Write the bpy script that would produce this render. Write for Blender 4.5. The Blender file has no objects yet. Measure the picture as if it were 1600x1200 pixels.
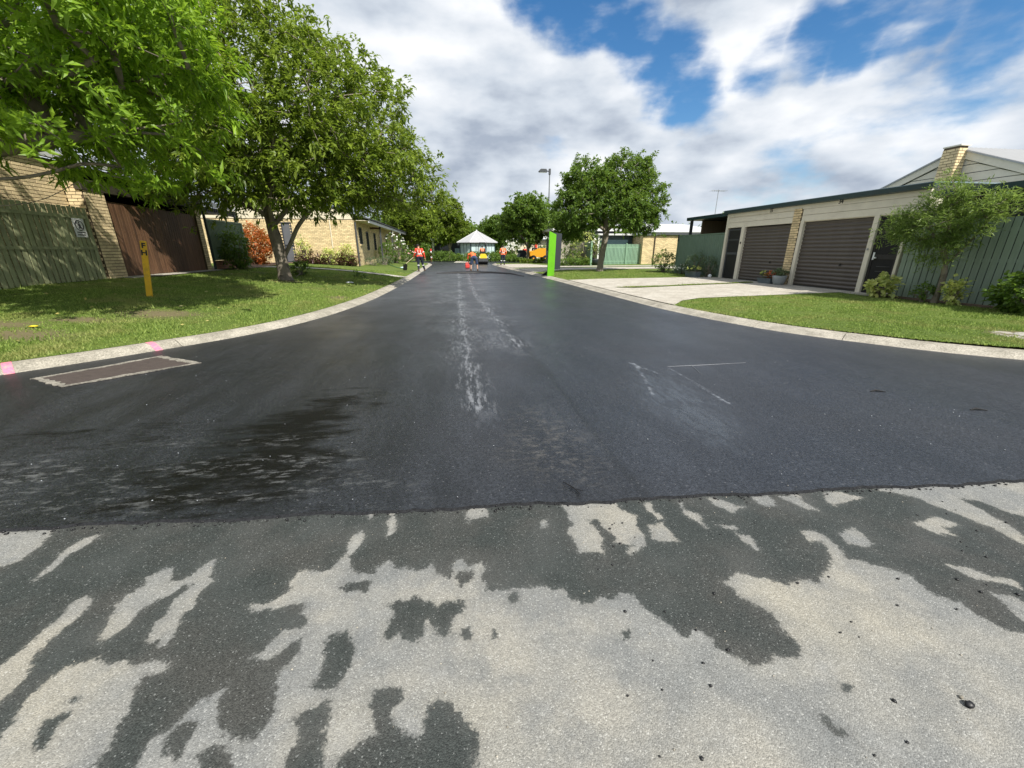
import bpy, bmesh, math, random
import numpy as np
from mathutils import Vector, Matrix
R = math.radians
C = bpy.context.scene.collection
sc = bpy.context.scene
random.seed(7); rng = np.random.default_rng(7)

# ------------------------------------------------------------ camera, sky, sun, exposure
CZ, FPX, HOR = 1.5, 620.0, 390.0
PITCH = math.atan((600 - HOR) / FPX)
YAW = math.atan((705 - 800) / FPX * math.cos(PITCH))
cam_d = bpy.data.cameras.new('camera'); cam = bpy.data.objects.new('camera', cam_d); C.objects.link(cam)
cam.location = (0, 0, CZ); cam.rotation_euler = (R(90) - PITCH, 0, YAW)
cam_d.sensor_width = 36; cam_d.lens = FPX / 1600 * 36; cam_d.clip_start = 0.05; cam_d.clip_end = 3000
sc.camera = cam
sc.view_settings.view_transform = 'Standard'; sc.view_settings.look = 'None'
sc.view_settings.gamma = 1; sc.view_settings.use_curve_mapping = False
sc.view_settings.exposure = 0.82
sc.cycles.use_denoising = True
sc.cycles.max_bounces = 6; sc.cycles.transparent_max_bounces = 6

SUN_AZ, SUN_EL = R(154), R(49)          # azimuth clockwise from +Y (the road direction)
sun_dir = Vector((math.sin(SUN_AZ) * math.cos(SUN_EL), math.cos(SUN_AZ) * math.cos(SUN_EL), math.sin(SUN_EL)))
sd = bpy.data.lights.new('sun', 'SUN'); sd.energy = 4.0; sd.angle = R(0.6); sd.color = (1.0, 0.95, 0.87)
sun = bpy.data.objects.new('sun', sd); C.objects.link(sun)
sun.rotation_euler = sun_dir.to_track_quat('Z', 'Y').to_euler()

world = bpy.data.worlds.new('World'); sc.world = world; world.use_nodes = True
def build_sky():
    nt = world.node_tree; nt.nodes.clear(); N = nt.nodes.new; L = nt.links.new
    out = N('ShaderNodeOutputWorld')
    sky = N('ShaderNodeTexSky'); sky.sky_type = 'NISHITA'; sky.sun_disc = False
    sky.sun_elevation = SUN_EL; sky.sun_rotation = SUN_AZ; sky.air_density = 1.0; sky.dust_density = 0.3; sky.ozone_density = 2.0
    hs = N('ShaderNodeHueSaturation'); hs.inputs['Saturation'].default_value = 1.32; hs.inputs['Value'].default_value = 0.95
    L(sky.outputs[0], hs.inputs['Color'])
    bg1 = N('ShaderNodeBackground'); bg1.inputs[1].default_value = 0.082; L(hs.outputs[0], bg1.inputs[0])
    tc = N('ShaderNodeTexCoord'); sep = N('ShaderNodeSeparateXYZ'); L(tc.outputs['Generated'], sep.inputs[0])
    def mth(op, a, b=None, c=None, clamp=False):
        n = N('ShaderNodeMath'); n.operation = op; n.use_clamp = clamp
        for i, v in enumerate((a, b, c)):
            if v is None: continue
            if isinstance(v, (int, float)): n.inputs[i].default_value = v
            else: L(v, n.inputs[i])
        return n.outputs[0]
    zc = mth('MAXIMUM', sep.outputs[2], 0.0)
    inv = mth('DIVIDE', 1.0, mth('ADD', zc, 0.30))
    cmb = N('ShaderNodeCombineXYZ')
    L(mth('MULTIPLY', sep.outputs[0], inv), cmb.inputs[0]); L(mth('MULTIPLY', sep.outputs[1], inv), cmb.inputs[1])
    def noise(scale, detail, rough, off, dist=0.0, src=None):
        mp = N('ShaderNodeMapping'); mp.inputs['Location'].default_value = off
        L(src or cmb.outputs[0], mp.inputs[0])
        n = N('ShaderNodeTexNoise'); n.inputs['Scale'].default_value = scale; n.inputs['Detail'].default_value = detail
        n.inputs['Roughness'].default_value = rough; n.inputs['Distortion'].default_value = dist
        L(mp.outputs[0], n.inputs['Vector']); return n.outputs[0]
    dm = N('ShaderNodeMapping'); dm.inputs['Scale'].default_value = (1, 1, 2.3); L(tc.outputs['Generated'], dm.inputs[0]); DV = dm.outputs[0]
    n1 = noise(1.15, 9, 0.52, (3.1, 1.7, 0.4), 0.25)
    n2 = noise(7.5, 8, 0.52, (7.7, 2.2, 1.4), 0.0, DV)
    dens = mth('ADD', mth('MULTIPLY', n1, 0.66), mth('MULTIPLY', n2, 0.34))
    # breaks in the cloud deck: directions of the blue gaps (azimuth clockwise from the road, elevation, width, depth)
    gap = None
    wn = N('ShaderNodeTexNoise'); wn.inputs['Scale'].default_value = 5.0; wn.inputs['Detail'].default_value = 6; L(tc.outputs['Generated'], wn.inputs['Vector'])
    wo = N('ShaderNodeVectorMath'); wo.operation = 'MULTIPLY_ADD'; L(wn.outputs['Color'], wo.inputs[0]); wo.inputs[1].default_value = (.16, .16, .16); wo.inputs[2].default_value = (-.08, -.08, -.08)
    wa = N('ShaderNodeVectorMath'); wa.operation = 'ADD'; L(tc.outputs['Generated'], wa.inputs[0]); L(wo.outputs[0], wa.inputs[1])
    wd = N('ShaderNodeVectorMath'); wd.operation = 'NORMALIZE'; L(wa.outputs[0], wd.inputs[0])
    for d, w, k in SKY_GAPS:
        vm = N('ShaderNodeVectorMath'); vm.operation = 'DOT_PRODUCT'; L(wd.outputs[0], vm.inputs[0]); vm.inputs[1].default_value = d
        mr = N('ShaderNodeMapRange'); mr.interpolation_type = 'SMOOTHSTEP'
        mr.inputs[1].default_value = math.cos(w); mr.inputs[2].default_value = 1.0; mr.inputs[3].default_value = 0; mr.inputs[4].default_value = k
        L(vm.outputs['Value'], mr.inputs[0])
        gap = mr.outputs[0] if gap is None else mth('MAXIMUM', gap, mr.outputs[0])
    dens = mth('SUBTRACT', dens, gap)
    cov = N('ShaderNodeMapRange'); cov.interpolation_type = 'SMOOTHSTEP'
    cov.inputs[1].default_value = 0.28; cov.inputs[2].default_value = 0.42; L(dens, cov.inputs[0])
    n3 = noise(3.4, 6, 0.48, (1.3, 5.2, 2.0), 0.0, DV); n4 = noise(9.0, 7, 0.5, (0.3, 9.2, 3.0), 0.0, DV)
    sh = mth('ADD', mth('MULTIPLY', n3, 0.65), mth('MULTIPLY', n4, 0.35))
    cr = N('ShaderNodeValToRGB'); e = cr.color_ramp.elements
    e[0].position = 0.38; e[0].color = (0.40, 0.46, 0.56, 1); e[1].position = 0.62; e[1].color = (0.95, 0.97, 1.0, 1)
    m = cr.color_ramp.elements.new(0.48); m.color = (0.64, 0.70, 0.78, 1)
    L(sh, cr.inputs[0])
    bg2 = N('ShaderNodeBackground'); bg2.inputs[1].default_value = 0.60; L(cr.outputs[0], bg2.inputs[0])
    mx = N('ShaderNodeMixShader'); L(cov.outputs[0], mx.inputs[0]); L(bg1.outputs[0], mx.inputs[1]); L(bg2.outputs[0], mx.inputs[2])
    L(mx.outputs[0], out.inputs[0])
def dvec(az, el): return (math.sin(R(az)) * math.cos(R(el)), math.cos(R(az)) * math.cos(R(el)), math.sin(R(el)))
SKY_GAPS = [(dvec(a, e), R(w), k) for a, e, w, k in ((11, 30, 7, .18), (14, 25.5, 6, .18), (18, 23.4, 6, .18), (22, 21.8, 6, .18), (26, 19.8, 5.5, .17), (29.3, 17.6, 4.8, .145), (32.0, 15.5, 3.5, .10),
            (37, 19, 4.5, .13), (41, 19.6, 5, .16), (45, 20, 5.5, .165), (49, 19.6, 5.5, .165), (54, 18.6, 5.5, .165), (60, 17.5, 6, .16), (20, 33, 9, .18), (48, 33, 8, .18), (75, 30, 10, .2), (-40, 45, 10, .2), (150, 40, 14, .2), (-110, 50, 14, .2))]
build_sky()

# ------------------------------------------------------------ helpers
def ground_at(u, v, z=0.0):
    """the point at height z that the photograph shows at pixel (u, v)"""
    dx = (u - 800) / FPX; dy = (600 - v) / FPX
    y = math.cos(PITCH) + dy * math.sin(PITCH); zz = -math.sin(PITCH) + dy * math.cos(PITCH)
    c, s = math.cos(YAW), math.sin(YAW); t = (z - CZ) / zz
    return ((dx * c - y * s) * t, (dx * s + y * c) * t)

def tag(o, label=None, cat=None, group=None, kind=None):
    if label: o['label'] = label
    if cat: o['category'] = cat
    if group: o['group'] = group
    if kind: o['kind'] = kind
    return o
def thing(name, label, cat, loc, group=None):
    o = bpy.data.objects.new(name, None); C.objects.link(o); o.location = loc; o.empty_display_size = .1
    return tag(o, label, cat, group)
def wpos(o):
    p = Vector(o.location)
    while o.parent: o = o.parent; p += Vector(o.location)
    return p
def link(name, me, parent=None, loc=(0, 0, 0)):
    o = bpy.data.objects.new(name, me); C.objects.link(o); o.location = loc
    if parent: o.parent = parent
    return o

class MB:
    """collects boxes, tubes and sheets in world coordinates; build() links them as one mesh object"""
    def __init__(s): s.v = []; s.f = []; s.sm = []
    def add(s, vs, fs, smooth=False):
        b = len(s.v); s.v += [tuple(p) for p in vs]
        for f in fs: s.f.append(tuple(b + i for i in f)); s.sm.append(smooth)
        return s
    def box(s, x0, x1, y0, y1, z0, z1, M=None, bev=0.0):
        if bev > 0:
            a = bev
            vs = []
            for z, i in ((z0, a), (z0 + a, 0), (z1 - a, 0), (z1, a)):
                xa, xb, ya, yb = x0 + i, x1 - i, y0 + i, y1 - i
                vs += [(xa + a*(i==0), ya, z), (xb - a*(i==0), ya, z), (xb, ya + a*(i==0), z), (xb, yb - a*(i==0), z),
                       (xb - a*(i==0), yb, z), (xa + a*(i==0), yb, z), (xa, yb - a*(i==0), z), (xa, ya + a*(i==0), z)]
            fs = [tuple(range(7, -1, -1)), tuple(range(24, 32))]
            for k in range(3):
                for j in range(8): fs.append((k*8+j, k*8+(j+1)%8, k*8+8+(j+1)%8, k*8+8+j))
        else:
            vs = [(x0,y0,z0),(x1,y0,z0),(x1,y1,z0),(x0,y1,z0),(x0,y0,z1),(x1,y0,z1),(x1,y1,z1),(x0,y1,z1)]
            fs = [(0,3,2,1),(4,5,6,7),(0,1,5,4),(1,2,6,5),(2,3,7,6),(3,0,4,7)]
        if M is not None: vs = [M @ Vector(p) for p in vs]
        return s.add(vs, fs)
    def tube(s, pts, rad, n=8, cap=True, smooth=True):
        pts = [Vector(p) for p in pts]; m = len(pts)
        if isinstance(rad, (int, float)): rad = [rad] * m
        t0 = (pts[1] - pts[0]).normalized()
        a = t0.cross(Vector((0, 0, 1)));
        if a.length < .1: a = t0.cross(Vector((1, 0, 0)))
        a.normalize(); vs = []
        for i, p in enumerate(pts):
            t = (pts[min(i+1, m-1)] - pts[max(i-1, 0)])
            t = t.normalized() if t.length > 1e-9 else t0
            a = (a - t * a.dot(t)); a = a.normalized() if a.length > 1e-6 else t.orthogonal().normalized()
            b = t.cross(a)
            for k in range(n):
                q = 2 * math.pi * k / n
                vs.append(p + (a * math.cos(q) + b * math.sin(q)) * rad[i])
        fs = []
        for i in range(m - 1):
            for k in range(n): fs.append((i*n+k, i*n+(k+1) % n, (i+1)*n+(k+1) % n, (i+1)*n+k))
        s.add(vs, fs, smooth)
        if cap: s.add([vs[k] for k in range(n)], [tuple(range(n-1, -1, -1))]); s.add([vs[(m-1)*n+k] for k in range(n)], [tuple(range(n))])
        return s
    def lathe(s, prof, cx, cy, n=16, smooth=True):
        vs = [(cx + r*math.cos(2*math.pi*k/n), cy + r*math.sin(2*math.pi*k/n), z) for r, z in prof for k in range(n)]
        fs = [(i*n+k, i*n+(k+1) % n, (i+1)*n+(k+1) % n, (i+1)*n+k) for i in range(len(prof)-1) for k in range(n)]
        return s.add(vs, fs, smooth)
    def ball(s, c, r, n=10, m=6, jit=0.0):
        c = Vector(c); rr = r if hasattr(r, '__len__') else (r, r, r); vs = [c + Vector((0, 0, -rr[2]))]
        for i in range(1, m):
            th = -math.pi/2 + math.pi * i / m
            for k in range(n):
                ph = 2*math.pi*k/n; j = 1 + random.uniform(-jit, jit)
                vs.append(c + Vector((rr[0]*math.cos(th)*math.cos(ph)*j, rr[1]*math.cos(th)*math.sin(ph)*j, rr[2]*math.sin(th)*j)))
        vs.append(c + Vector((0, 0, rr[2]))); e = len(vs) - 1
        fs = [(0, 1+(k+1) % n, 1+k) for k in range(n)]
        for i in range(m-2):
            for k in range(n): fs.append((1+i*n+k, 1+i*n+(k+1) % n, 1+(i+1)*n+(k+1) % n, 1+(i+1)*n+k))
        fs += [(e, 1+(m-2)*n+k, 1+(m-2)*n+(k+1) % n) for k in range(n)]
        return s.add(vs, fs, True)
    def prism(s, poly, h0, h1, axis='z'):
        n = len(poly)
        def P(a, b, h): return (a, b, h) if axis == 'z' else ((h, a, b) if axis == 'x' else (a, h, b))
        vs = [P(a, b, h0) for a, b in poly] + [P(a, b, h1) for a, b in poly]
        fs = [tuple(range(n-1, -1, -1)), tuple(range(n, 2*n))] + [(i, (i+1) % n, n+(i+1) % n, n+i) for i in range(n)]
        return s.add(vs, fs)
    def mesh(s, name, m, org=(0, 0, 0)):
        me = bpy.data.meshes.new(name); o = Vector(org)
        me.from_pydata([(p[0]-o.x, p[1]-o.y, p[2]-o.z) for p in s.v], [], s.f)
        me.polygons.foreach_set('use_smooth', s.sm)
        for mm in (m if isinstance(m, (list, tuple)) else [m]): me.materials.append(mm)
        me.update(); return me
    def build(s, name, m, parent=None, org=None):
        if parent is not None:
            o = link(name, s.mesh(name, m, wpos(parent)), parent)
        else:
            org = org or (0, 0, 0); o = link(name, s.mesh(name, m, org), None, org)
        bm = bmesh.new(); bm.from_mesh(o.data); bmesh.ops.recalc_face_normals(bm, faces=bm.faces); bm.to_mesh(o.data); bm.free()
        return o

def np_mesh(name, V, F, m, parent=None, org=(0, 0, 0), smooth=False, attrs=None, link_it=True):
    """V (n,3) and F (k,3|4) arrays"""
    V = np.asarray(V, np.float32); F = np.asarray(F, np.int32); k = F.shape[1]
    o3 = np.array(wpos(parent) if parent is not None else org, np.float32)
    me = bpy.data.meshes.new(name); me.vertices.add(len(V)); me.vertices.foreach_set('co', (V - o3).ravel())
    me.loops.add(F.size); me.loops.foreach_set('vertex_index', F.ravel())
    me.polygons.add(len(F)); me.polygons.foreach_set('loop_start', np.arange(0, F.size, k, dtype=np.int32))
    me.polygons.foreach_set('use_smooth', np.full(len(F), smooth)); me.update(calc_edges=True)
    for an, av in (attrs or {}).items():
        a = me.attributes.new(an, 'FLOAT', 'POINT'); a.data.foreach_set('value', np.asarray(av, np.float32).ravel())
    me.materials.append(m)
    return link(name, me, parent, (0, 0, 0) if parent is not None else org) if link_it else me

# ------------------------------------------------------------ materials
class NT:
    def __init__(s, name):
        s.m = bpy.data.materials.new(name); s.m.use_nodes = True; s.t = s.m.node_tree
        s.b = s.t.nodes['Principled BSDF']; s.out = s.t.nodes['Material Output']; s._c = None
    def n(s, t, **kw):
        nd = s.t.nodes.new(t)
        for k, v in kw.items(): setattr(nd, k, v)
        return nd
    def l(s, a, b): s.t.links.new(a, b)
    def co(s):
        if s._c is None: s._c = s.n('ShaderNodeTexCoord').outputs['Object']
        return s._c
    def world(s): return s.n('ShaderNodeNewGeometry').outputs['Position']
    def noise(s, scale, detail=4, rough=.55, src=None, stretch=None, dist=0, off=(0, 0, 0)):
        src = src or s.co()
        if stretch or any(off):
            mp = s.n('ShaderNodeMapping'); mp.inputs['Scale'].default_value = stretch or (1, 1, 1); mp.inputs['Location'].default_value = off
            s.l(src, mp.inputs[0]); src = mp.outputs[0]
        nd = s.n('ShaderNodeTexNoise'); nd.inputs['Scale'].default_value = scale; nd.inputs['Detail'].default_value = detail
        nd.inputs['Roughness'].default_value = rough; nd.inputs['Distortion'].default_value = dist
        s.l(src, nd.inputs['Vector']); return nd.outputs[0]
    def vor(s, scale, src=None, feature='F1', out=0):
        nd = s.n('ShaderNodeTexVoronoi', feature=feature); nd.inputs['Scale'].default_value = scale
        s.l(src or s.co(), nd.inputs['Vector']); return nd.outputs[out]
    def m_(s, op, a, b=None, c=None, clamp=False):
        nd = s.n('ShaderNodeMath', operation=op); nd.use_clamp = clamp
        for i, v in enumerate((a, b, c)):
            if v is None: continue
            if isinstance(v, (int, float)): nd.inputs[i].default_value = v
            else: s.l(v, nd.inputs[i])
        return nd.outputs[0]
    def step(s, x, a, b, lo=0.0, hi=1.0):
        nd = s.n('ShaderNodeMapRange', interpolation_type='SMOOTHSTEP')
        for i, v in enumerate((a, b, lo, hi)): nd.inputs[i+1].default_value = v
        s.l(x, nd.inputs[0]); return nd.outputs[0]
    def lin(s, x, a, b, lo=0.0, hi=1.0):
        nd = s.n('ShaderNodeMapRange')
        for i, v in enumerate((a, b, lo, hi)): nd.inputs[i+1].default_value = v
        s.l(x, nd.inputs[0]); return nd.outputs[0]
    def mix(s, f, a, b, mode='MIX'):
        nd = s.n('ShaderNodeMix', data_type='RGBA', blend_type=mode)
        for k, v in ((0, f), (6, a), (7, b)):
            if isinstance(v, (int, float)): nd.inputs[k].default_value = v
            elif isinstance(v, tuple): nd.inputs[k].default_value = (*v[:3], 1)
            else: s.l(v, nd.inputs[k])
        return nd.outputs[2]
    def scale(s, c, f):
        nd = s.n('ShaderNodeVectorMath', operation='SCALE')
        if isinstance(c, tuple): nd.inputs[0].default_value = c[:3]
        else: s.l(c, nd.inputs[0])
        if isinstance(f, (int, float)): nd.inputs['Scale'].default_value = f
        else: s.l(f, nd.inputs['Scale'])
        return nd.outputs[0]
    def attr(s, name): return s.n('ShaderNodeAttribute', attribute_name=name).outputs['Fac']
    def bump(s, h, strength=.3, dist=.01):
        nd = s.n('ShaderNodeBump'); nd.inputs['Strength'].default_value = strength; nd.inputs['Distance'].default_value = dist
        s.l(h, nd.inputs['Height']); s.l(nd.outputs[0], s.b.inputs['Normal'])
    def set(s, color=None, rough=None, metal=None, spec=None):
        for k, v in (('Base Color', color), ('Roughness', rough), ('Metallic', metal), ('Specular IOR Level', spec)):
            if v is None: continue
            if isinstance(v, tuple): s.b.inputs[k].default_value = (*v[:3], 1)
            elif isinstance(v, (int, float)): s.b.inputs[k].default_value = v
            else: s.l(v, s.b.inputs[k])

def mat(name, col, rough=.7, var=.18, scale=6, bump=.0, bscale=60, metal=0, spec=.4, orand=0.0, irand=0.0, dirt=None, stretch=None):
    t = NT(name)
    f = t.lin(t.noise(scale, 5, .6, stretch=stretch), .25, .75, 1 - var, 1 + var)
    if orand: f = t.m_('MULTIPLY', f, t.lin(t.n('ShaderNodeObjectInfo').outputs['Random'], 0, 1, 1 - orand, 1 + orand))
    if irand: f = t.m_('MULTIPLY', f, t.lin(t.n('ShaderNodeNewGeometry').outputs['Random Per Island'], 0, 1, 1 - irand, 1 + irand))
    c = t.scale(col, f)
    if dirt:
        d = t.step(t.noise(scale * .6, 6, .65, off=(3, 1, 8)), .48, .7, 0, dirt[1]); c = t.mix(d, c, dirt[0])
    t.set(c, rough, metal, spec)
    if bump: t.bump(t.noise(bscale, 4, .6, stretch=stretch), bump, .01)
    return t.m

def leaf_mat(name, dark, light, trans=.35, rough=.45, spec=.35):
    t = NT(name)
    r = t.n('ShaderNodeNewGeometry').outputs['Random Per Island']
    f = t.m_('ADD', t.m_('MULTIPLY', t.attr('tint'), .65), t.m_('MULTIPLY', r, .35), clamp=True)
    c = t.mix(f, dark, light); r2 = t.m_('FRACT', t.m_('MULTIPLY', r, 37.7)); r3 = t.m_('FRACT', t.m_('MULTIPLY', r, 91.3))
    c = t.scale(c, t.lin(r3, 0, 1, .72, 1.28)); c = t.mix(t.step(r2, .90, .97, 0, .28), c, tuple(min(1, 1.5*a + .03) for a in light[:2]) + (light[2],))
    t.set(c, rough, 0, spec)
    tr = t.n('ShaderNodeBsdfTranslucent'); t.l(t.scale(t.mix(.35, c, (.22, .30, .02)), 1.5), tr.inputs[0])
    mx = t.n('ShaderNodeMixShader'); mx.inputs[0].default_value = trans
    t.l(t.b.outputs[0], mx.inputs[1]); t.l(tr.outputs[0], mx.inputs[2]); t.l(mx.outputs[0], t.out.inputs[0])
    return t.m

M = {}
def old_asphalt():
    t = NT('old_asphalt'); P = t.world()
    d = t.attr('dry')
    n1 = t.noise(11, 6, .65, P); n2 = t.noise(55, 5, .7, P)
    d = t.m_('ADD', d, t.m_('ADD', t.m_('MULTIPLY', t.m_('SUBTRACT', n1, .5), .09), t.m_('MULTIPLY', t.m_('SUBTRACT', n2, .5), .06)))
    wet = t.m_('ADD', t.m_('MULTIPLY', t.step(d, -.008, .009), .80), t.m_('MULTIPLY', t.step(d, -.06, .05), .20))
    agg = t.vor(230, P, out=1); aggd = t.vor(230, P, out=0)
    a1 = t.n('ShaderNodeSeparateColor'); t.l(agg, a1.inputs[0]); av = a1.outputs[0]
    big = t.step(t.noise(1.3, 4, .6, P), .35, .65); mid = t.step(t.noise(4, 4, .6, P, off=(4, 4, 0)), .42, .66)
    dry = t.mix(big, (.19, .194, .186), (.28, .268, .232)); dry = t.mix(t.m_('MULTIPLY', mid, .6), dry, (.145, .152, .152))
    tan = t.step(t.noise(.9, 3, .5, P, off=(1.7, 9.2, 0)), .52, .68, 0, .6); dry = t.mix(tan, dry, (.30, .28, .225))
    dry = t.scale(dry, t.lin(av, 0, 1, .72, 1.22))
    dry = t.mix(t.step(av, .93, .98, 0, .35), dry, (.50, .50, .47))
    dry = t.mix(t.step(t.noise(2.2, 6, .7, P, off=(8, 1, 0)), .56, .72, 0, .35), dry, (.34, .34, .325))
    pits = t.step(t.noise(150, 2, .5, P, off=(2, 2, 2)), .62, .70, 0, .55); dry = t.mix(pits, dry, (.09, .09, .085))
    wb = t.mix(t.step(t.noise(1.8, 4, .6, P, off=(6, 3, 0)), .4, .65), (.034, .040, .037), (.050, .051, .046))
    wb = t.scale(wb, t.lin(av, 0, 1, .5, 1.35))
    wb = t.mix(t.step(av, .965, .995, 0, .38), wb, (.32, .33, .32))
    lt = t.step(t.noise(2.4, 3, .5, P, off=(1, 7, 0)), .45, .7, 0, .25); wb = t.mix(lt, wb, (.085, .09, .086))
    t.set(t.mix(wet, dry, wb), t.m_('SUBTRACT', .88, t.m_('MULTIPLY', wet, .25)), 0, .35)
    h = t.m_('ADD', t.m_('MULTIPLY', aggd, -1), t.m_('MULTIPLY', t.noise(420, 2, .5, P), .4)); t.bump(h, .55, .004)
    return t.m
def new_asphalt():
    t = NT('new_asphalt'); P = t.world()
    agg = t.vor(105, P, out=1); aggd = t.vor(105, P, out=0)
    a1 = t.n('ShaderNodeSeparateColor'); t.l(agg, a1.inputs[0]); av = a1.outputs[0]
    roll = t.noise(2.2, 5, .6, P, stretch=(1, .22, 1)); patch = t.noise(.55, 5, .6, P)
    c = t.mix(t.step(roll, .35, .68), (.0085, .0098, .012), (.021, .0235, .0285))
    c = t.mix(t.step(patch, .42, .66, 0, .55), c, (.018, .019, .0215))
    sx = t.n('ShaderNodeSeparateXYZ'); t.l(P, sx.inputs[0]); xw = t.m_('ADD', sx.outputs[0], t.m_('MULTIPLY', t.m_('SUBTRACT', t.noise(.8, 4, .6, P), .5), .25))
    c = t.mix(t.step(xw, 1.1, 1.22, 0, .45), c, (.025, .028, .034)); seam = t.m_('MULTIPLY', t.step(xw, 1.07, 1.13), t.step(xw, 1.13, 1.19, 1, 0)); c = t.mix(t.m_('MULTIPLY', seam, .55), c, (.010, .011, .012))
    c = t.scale(c, t.m_('MULTIPLY', t.lin(av, 0, 1, .45, 1.6), t.lin(t.noise(40, 5, .7, P), .3, .7, .7, 1.3)))
    c = t.mix(t.step(av, .98, .998, 0, .3), c, (.16, .16, .16))
    rough = t.lin(patch, .35, .65, .32, .48)
    # oily dark stain
    oil = t.attr('oil'); n = t.noise(3.0, 6, .7, P, stretch=(.55, 1.6, 1)); n2 = t.noise(9, 6, .7, P, stretch=(.45, 1.5, 1), off=(5, 0, 0))
    o = t.step(t.m_('ADD', oil, t.m_('ADD', t.m_('MULTIPLY', t.m_('SUBTRACT', n, .5), 1.7), t.m_('MULTIPLY', t.m_('SUBTRACT', n2, .5), .9))), -.16, .38)
    c = t.mix(t.m_('MULTIPLY', o, .95), c, (.0045, .0045, .0032))
    # grey dusty remains round the stain
    dust = t.attr('dust'); n3 = t.noise(16, 6, .75, P, stretch=(.5, 1.3, 1), off=(1, 3, 0)); n3b = t.noise(2.5, 3, .6, P, stretch=(.4, 1.3, 1), off=(7, 3, 0))
    du = t.m_('MULTIPLY', t.step(dust, -.12, .35), t.m_('MULTIPLY', t.step(n3, .50, .66), t.step(n3b, .42, .6)))
    c = t.mix(t.m_('MULTIPLY', du, .7), c, (.13, .135, .135))
    # brown dust in the middle
    br = t.attr('brown'); n4 = t.noise(22, 5, .7, P, stretch=(.6, 1, 1))
    b = t.m_('MULTIPLY', t.step(br, -.3, .25), t.step(n4, .46, .68)); c = t.mix(t.m_('MULTIPLY', b, .45), c, (.12, .112, .098))
    # pale residue streaks along the lane
    ch = t.attr('chalk'); n5 = t.noise(13, 8, .75, P, stretch=(1.5, .28, 1)); n6 = t.noise(1.4, 3, .6, P, stretch=(1, .5, 1), off=(2, 0, 5))
    k = t.m_('MULTIPLY', t.step(ch, -.28, .05), t.m_('MULTIPLY', t.step(n5, .52, .64), t.step(n6, .38, .56)))
    core = t.m_('MULTIPLY', t.step(ch, -.05, .05), t.step(n5, .47, .58)); k = t.m_('MAXIMUM', k, t.m_('MULTIPLY', core, t.step(n6, .34, .5)))
    vn = t.noise(2.6, 7, .68, P, stretch=(1.4, .42, 1), off=(3, 5, 1)); ridge = t.step(t.m_('ABSOLUTE', t.m_('SUBTRACT', vn, .5)), .0, .022, 1, 0)
    vn2 = t.noise(5.5, 6, .7, P, stretch=(1.3, .5, 1), off=(8, 2, 1)); ridge2 = t.step(t.m_('ABSOLUTE', t.m_('SUBTRACT', vn2, .5)), .0, .03, 1, 0)
    lane = t.step(t.attr('lane'), -.8, .8); patchy = t.step(n6, .40, .62)
    c = t.mix(t.m_('MULTIPLY', t.m_('MULTIPLY', lane, patchy), t.m_('MAXIMUM', t.m_('MULTIPLY', ridge, .36), t.m_('MULTIPLY', ridge2, .24))), c, (.26, .27, .285))
    c = t.mix(t.m_('MULTIPLY', k, .42), c, (.34, .355, .38))
    # smeared film of water, sky sheen painted in pale blue, with a chalky rim
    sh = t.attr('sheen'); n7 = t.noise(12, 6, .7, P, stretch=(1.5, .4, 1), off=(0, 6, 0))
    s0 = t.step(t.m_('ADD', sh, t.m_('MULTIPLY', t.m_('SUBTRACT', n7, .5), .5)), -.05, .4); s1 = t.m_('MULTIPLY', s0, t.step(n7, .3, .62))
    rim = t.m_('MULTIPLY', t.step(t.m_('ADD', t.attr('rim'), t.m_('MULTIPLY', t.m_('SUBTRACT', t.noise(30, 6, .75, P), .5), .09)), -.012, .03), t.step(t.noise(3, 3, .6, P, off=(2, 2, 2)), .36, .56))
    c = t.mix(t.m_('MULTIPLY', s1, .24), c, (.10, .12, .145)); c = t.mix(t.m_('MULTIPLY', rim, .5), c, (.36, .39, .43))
    pud = t.attr('puddle'); p0 = t.step(t.m_('ADD', pud, t.m_('MULTIPLY', t.m_('SUBTRACT', n7, .5), .6)), -.02, .16)
    lines = t.noise(3.5, 5, .75, P, stretch=(.25, 2.2, 1), off=(9, 9, 0)); ln = t.step(lines, .66, .74, 0, .35); c = t.mix(ln, c, (.012, .012, .013))
    rough = t.m_('SUBTRACT', rough, t.m_('MULTIPLY', p0, .24)); rough = t.m_('SUBTRACT', rough, t.m_('MULTIPLY', s1, .13)); rough = t.m_('ADD', rough, t.m_('MULTIPLY', o, .12))
    t.set(c, t.m_('MAXIMUM', rough, .12), 0, t.m_('SUBTRACT', .55, t.m_('MULTIPLY', o, .42)))
    h = t.m_('ADD', t.m_('MULTIPLY', aggd, -1), t.m_('MULTIPLY', t.noise(300, 2, .5, P), .5))
    h = t.m_('MULTIPLY', h, t.m_('SUBTRACT', 1, t.m_('MULTIPLY', p0, .85))); t.bump(h, .4, .004)
    return t.m
def lawn_mat():
    t = NT('lawn'); P = t.world()
    f = t.noise(40, 5, .7, P); g = t.noise(1.1, 5, .65, P); h = t.noise(.25, 3, .5, P)
    c = t.mix(t.step(f, .3, .7), (.065, .10, .02), (.15, .20, .045)); c = t.mix(t.step(g, .42, .68, 0, .7), c, (.10, .135, .028))
    c = t.mix(t.step(h, .45, .65, 0, .4), c, (.035, .07, .012))
    d = t.m_('ADD', t.attr('dirt'), t.m_('MULTIPLY', t.m_('SUBTRACT', t.noise(5, 6, .7, P), .5), 1.2))
    c = t.mix(t.step(d, .35, .95, 0, .8), c, t.mix(f, (.10, .075, .045), (.24, .19, .12)))
    t.set(c, .95, 0, .15); t.bump(t.noise(70, 4, .7, P), .8, .02); return t.m
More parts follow.
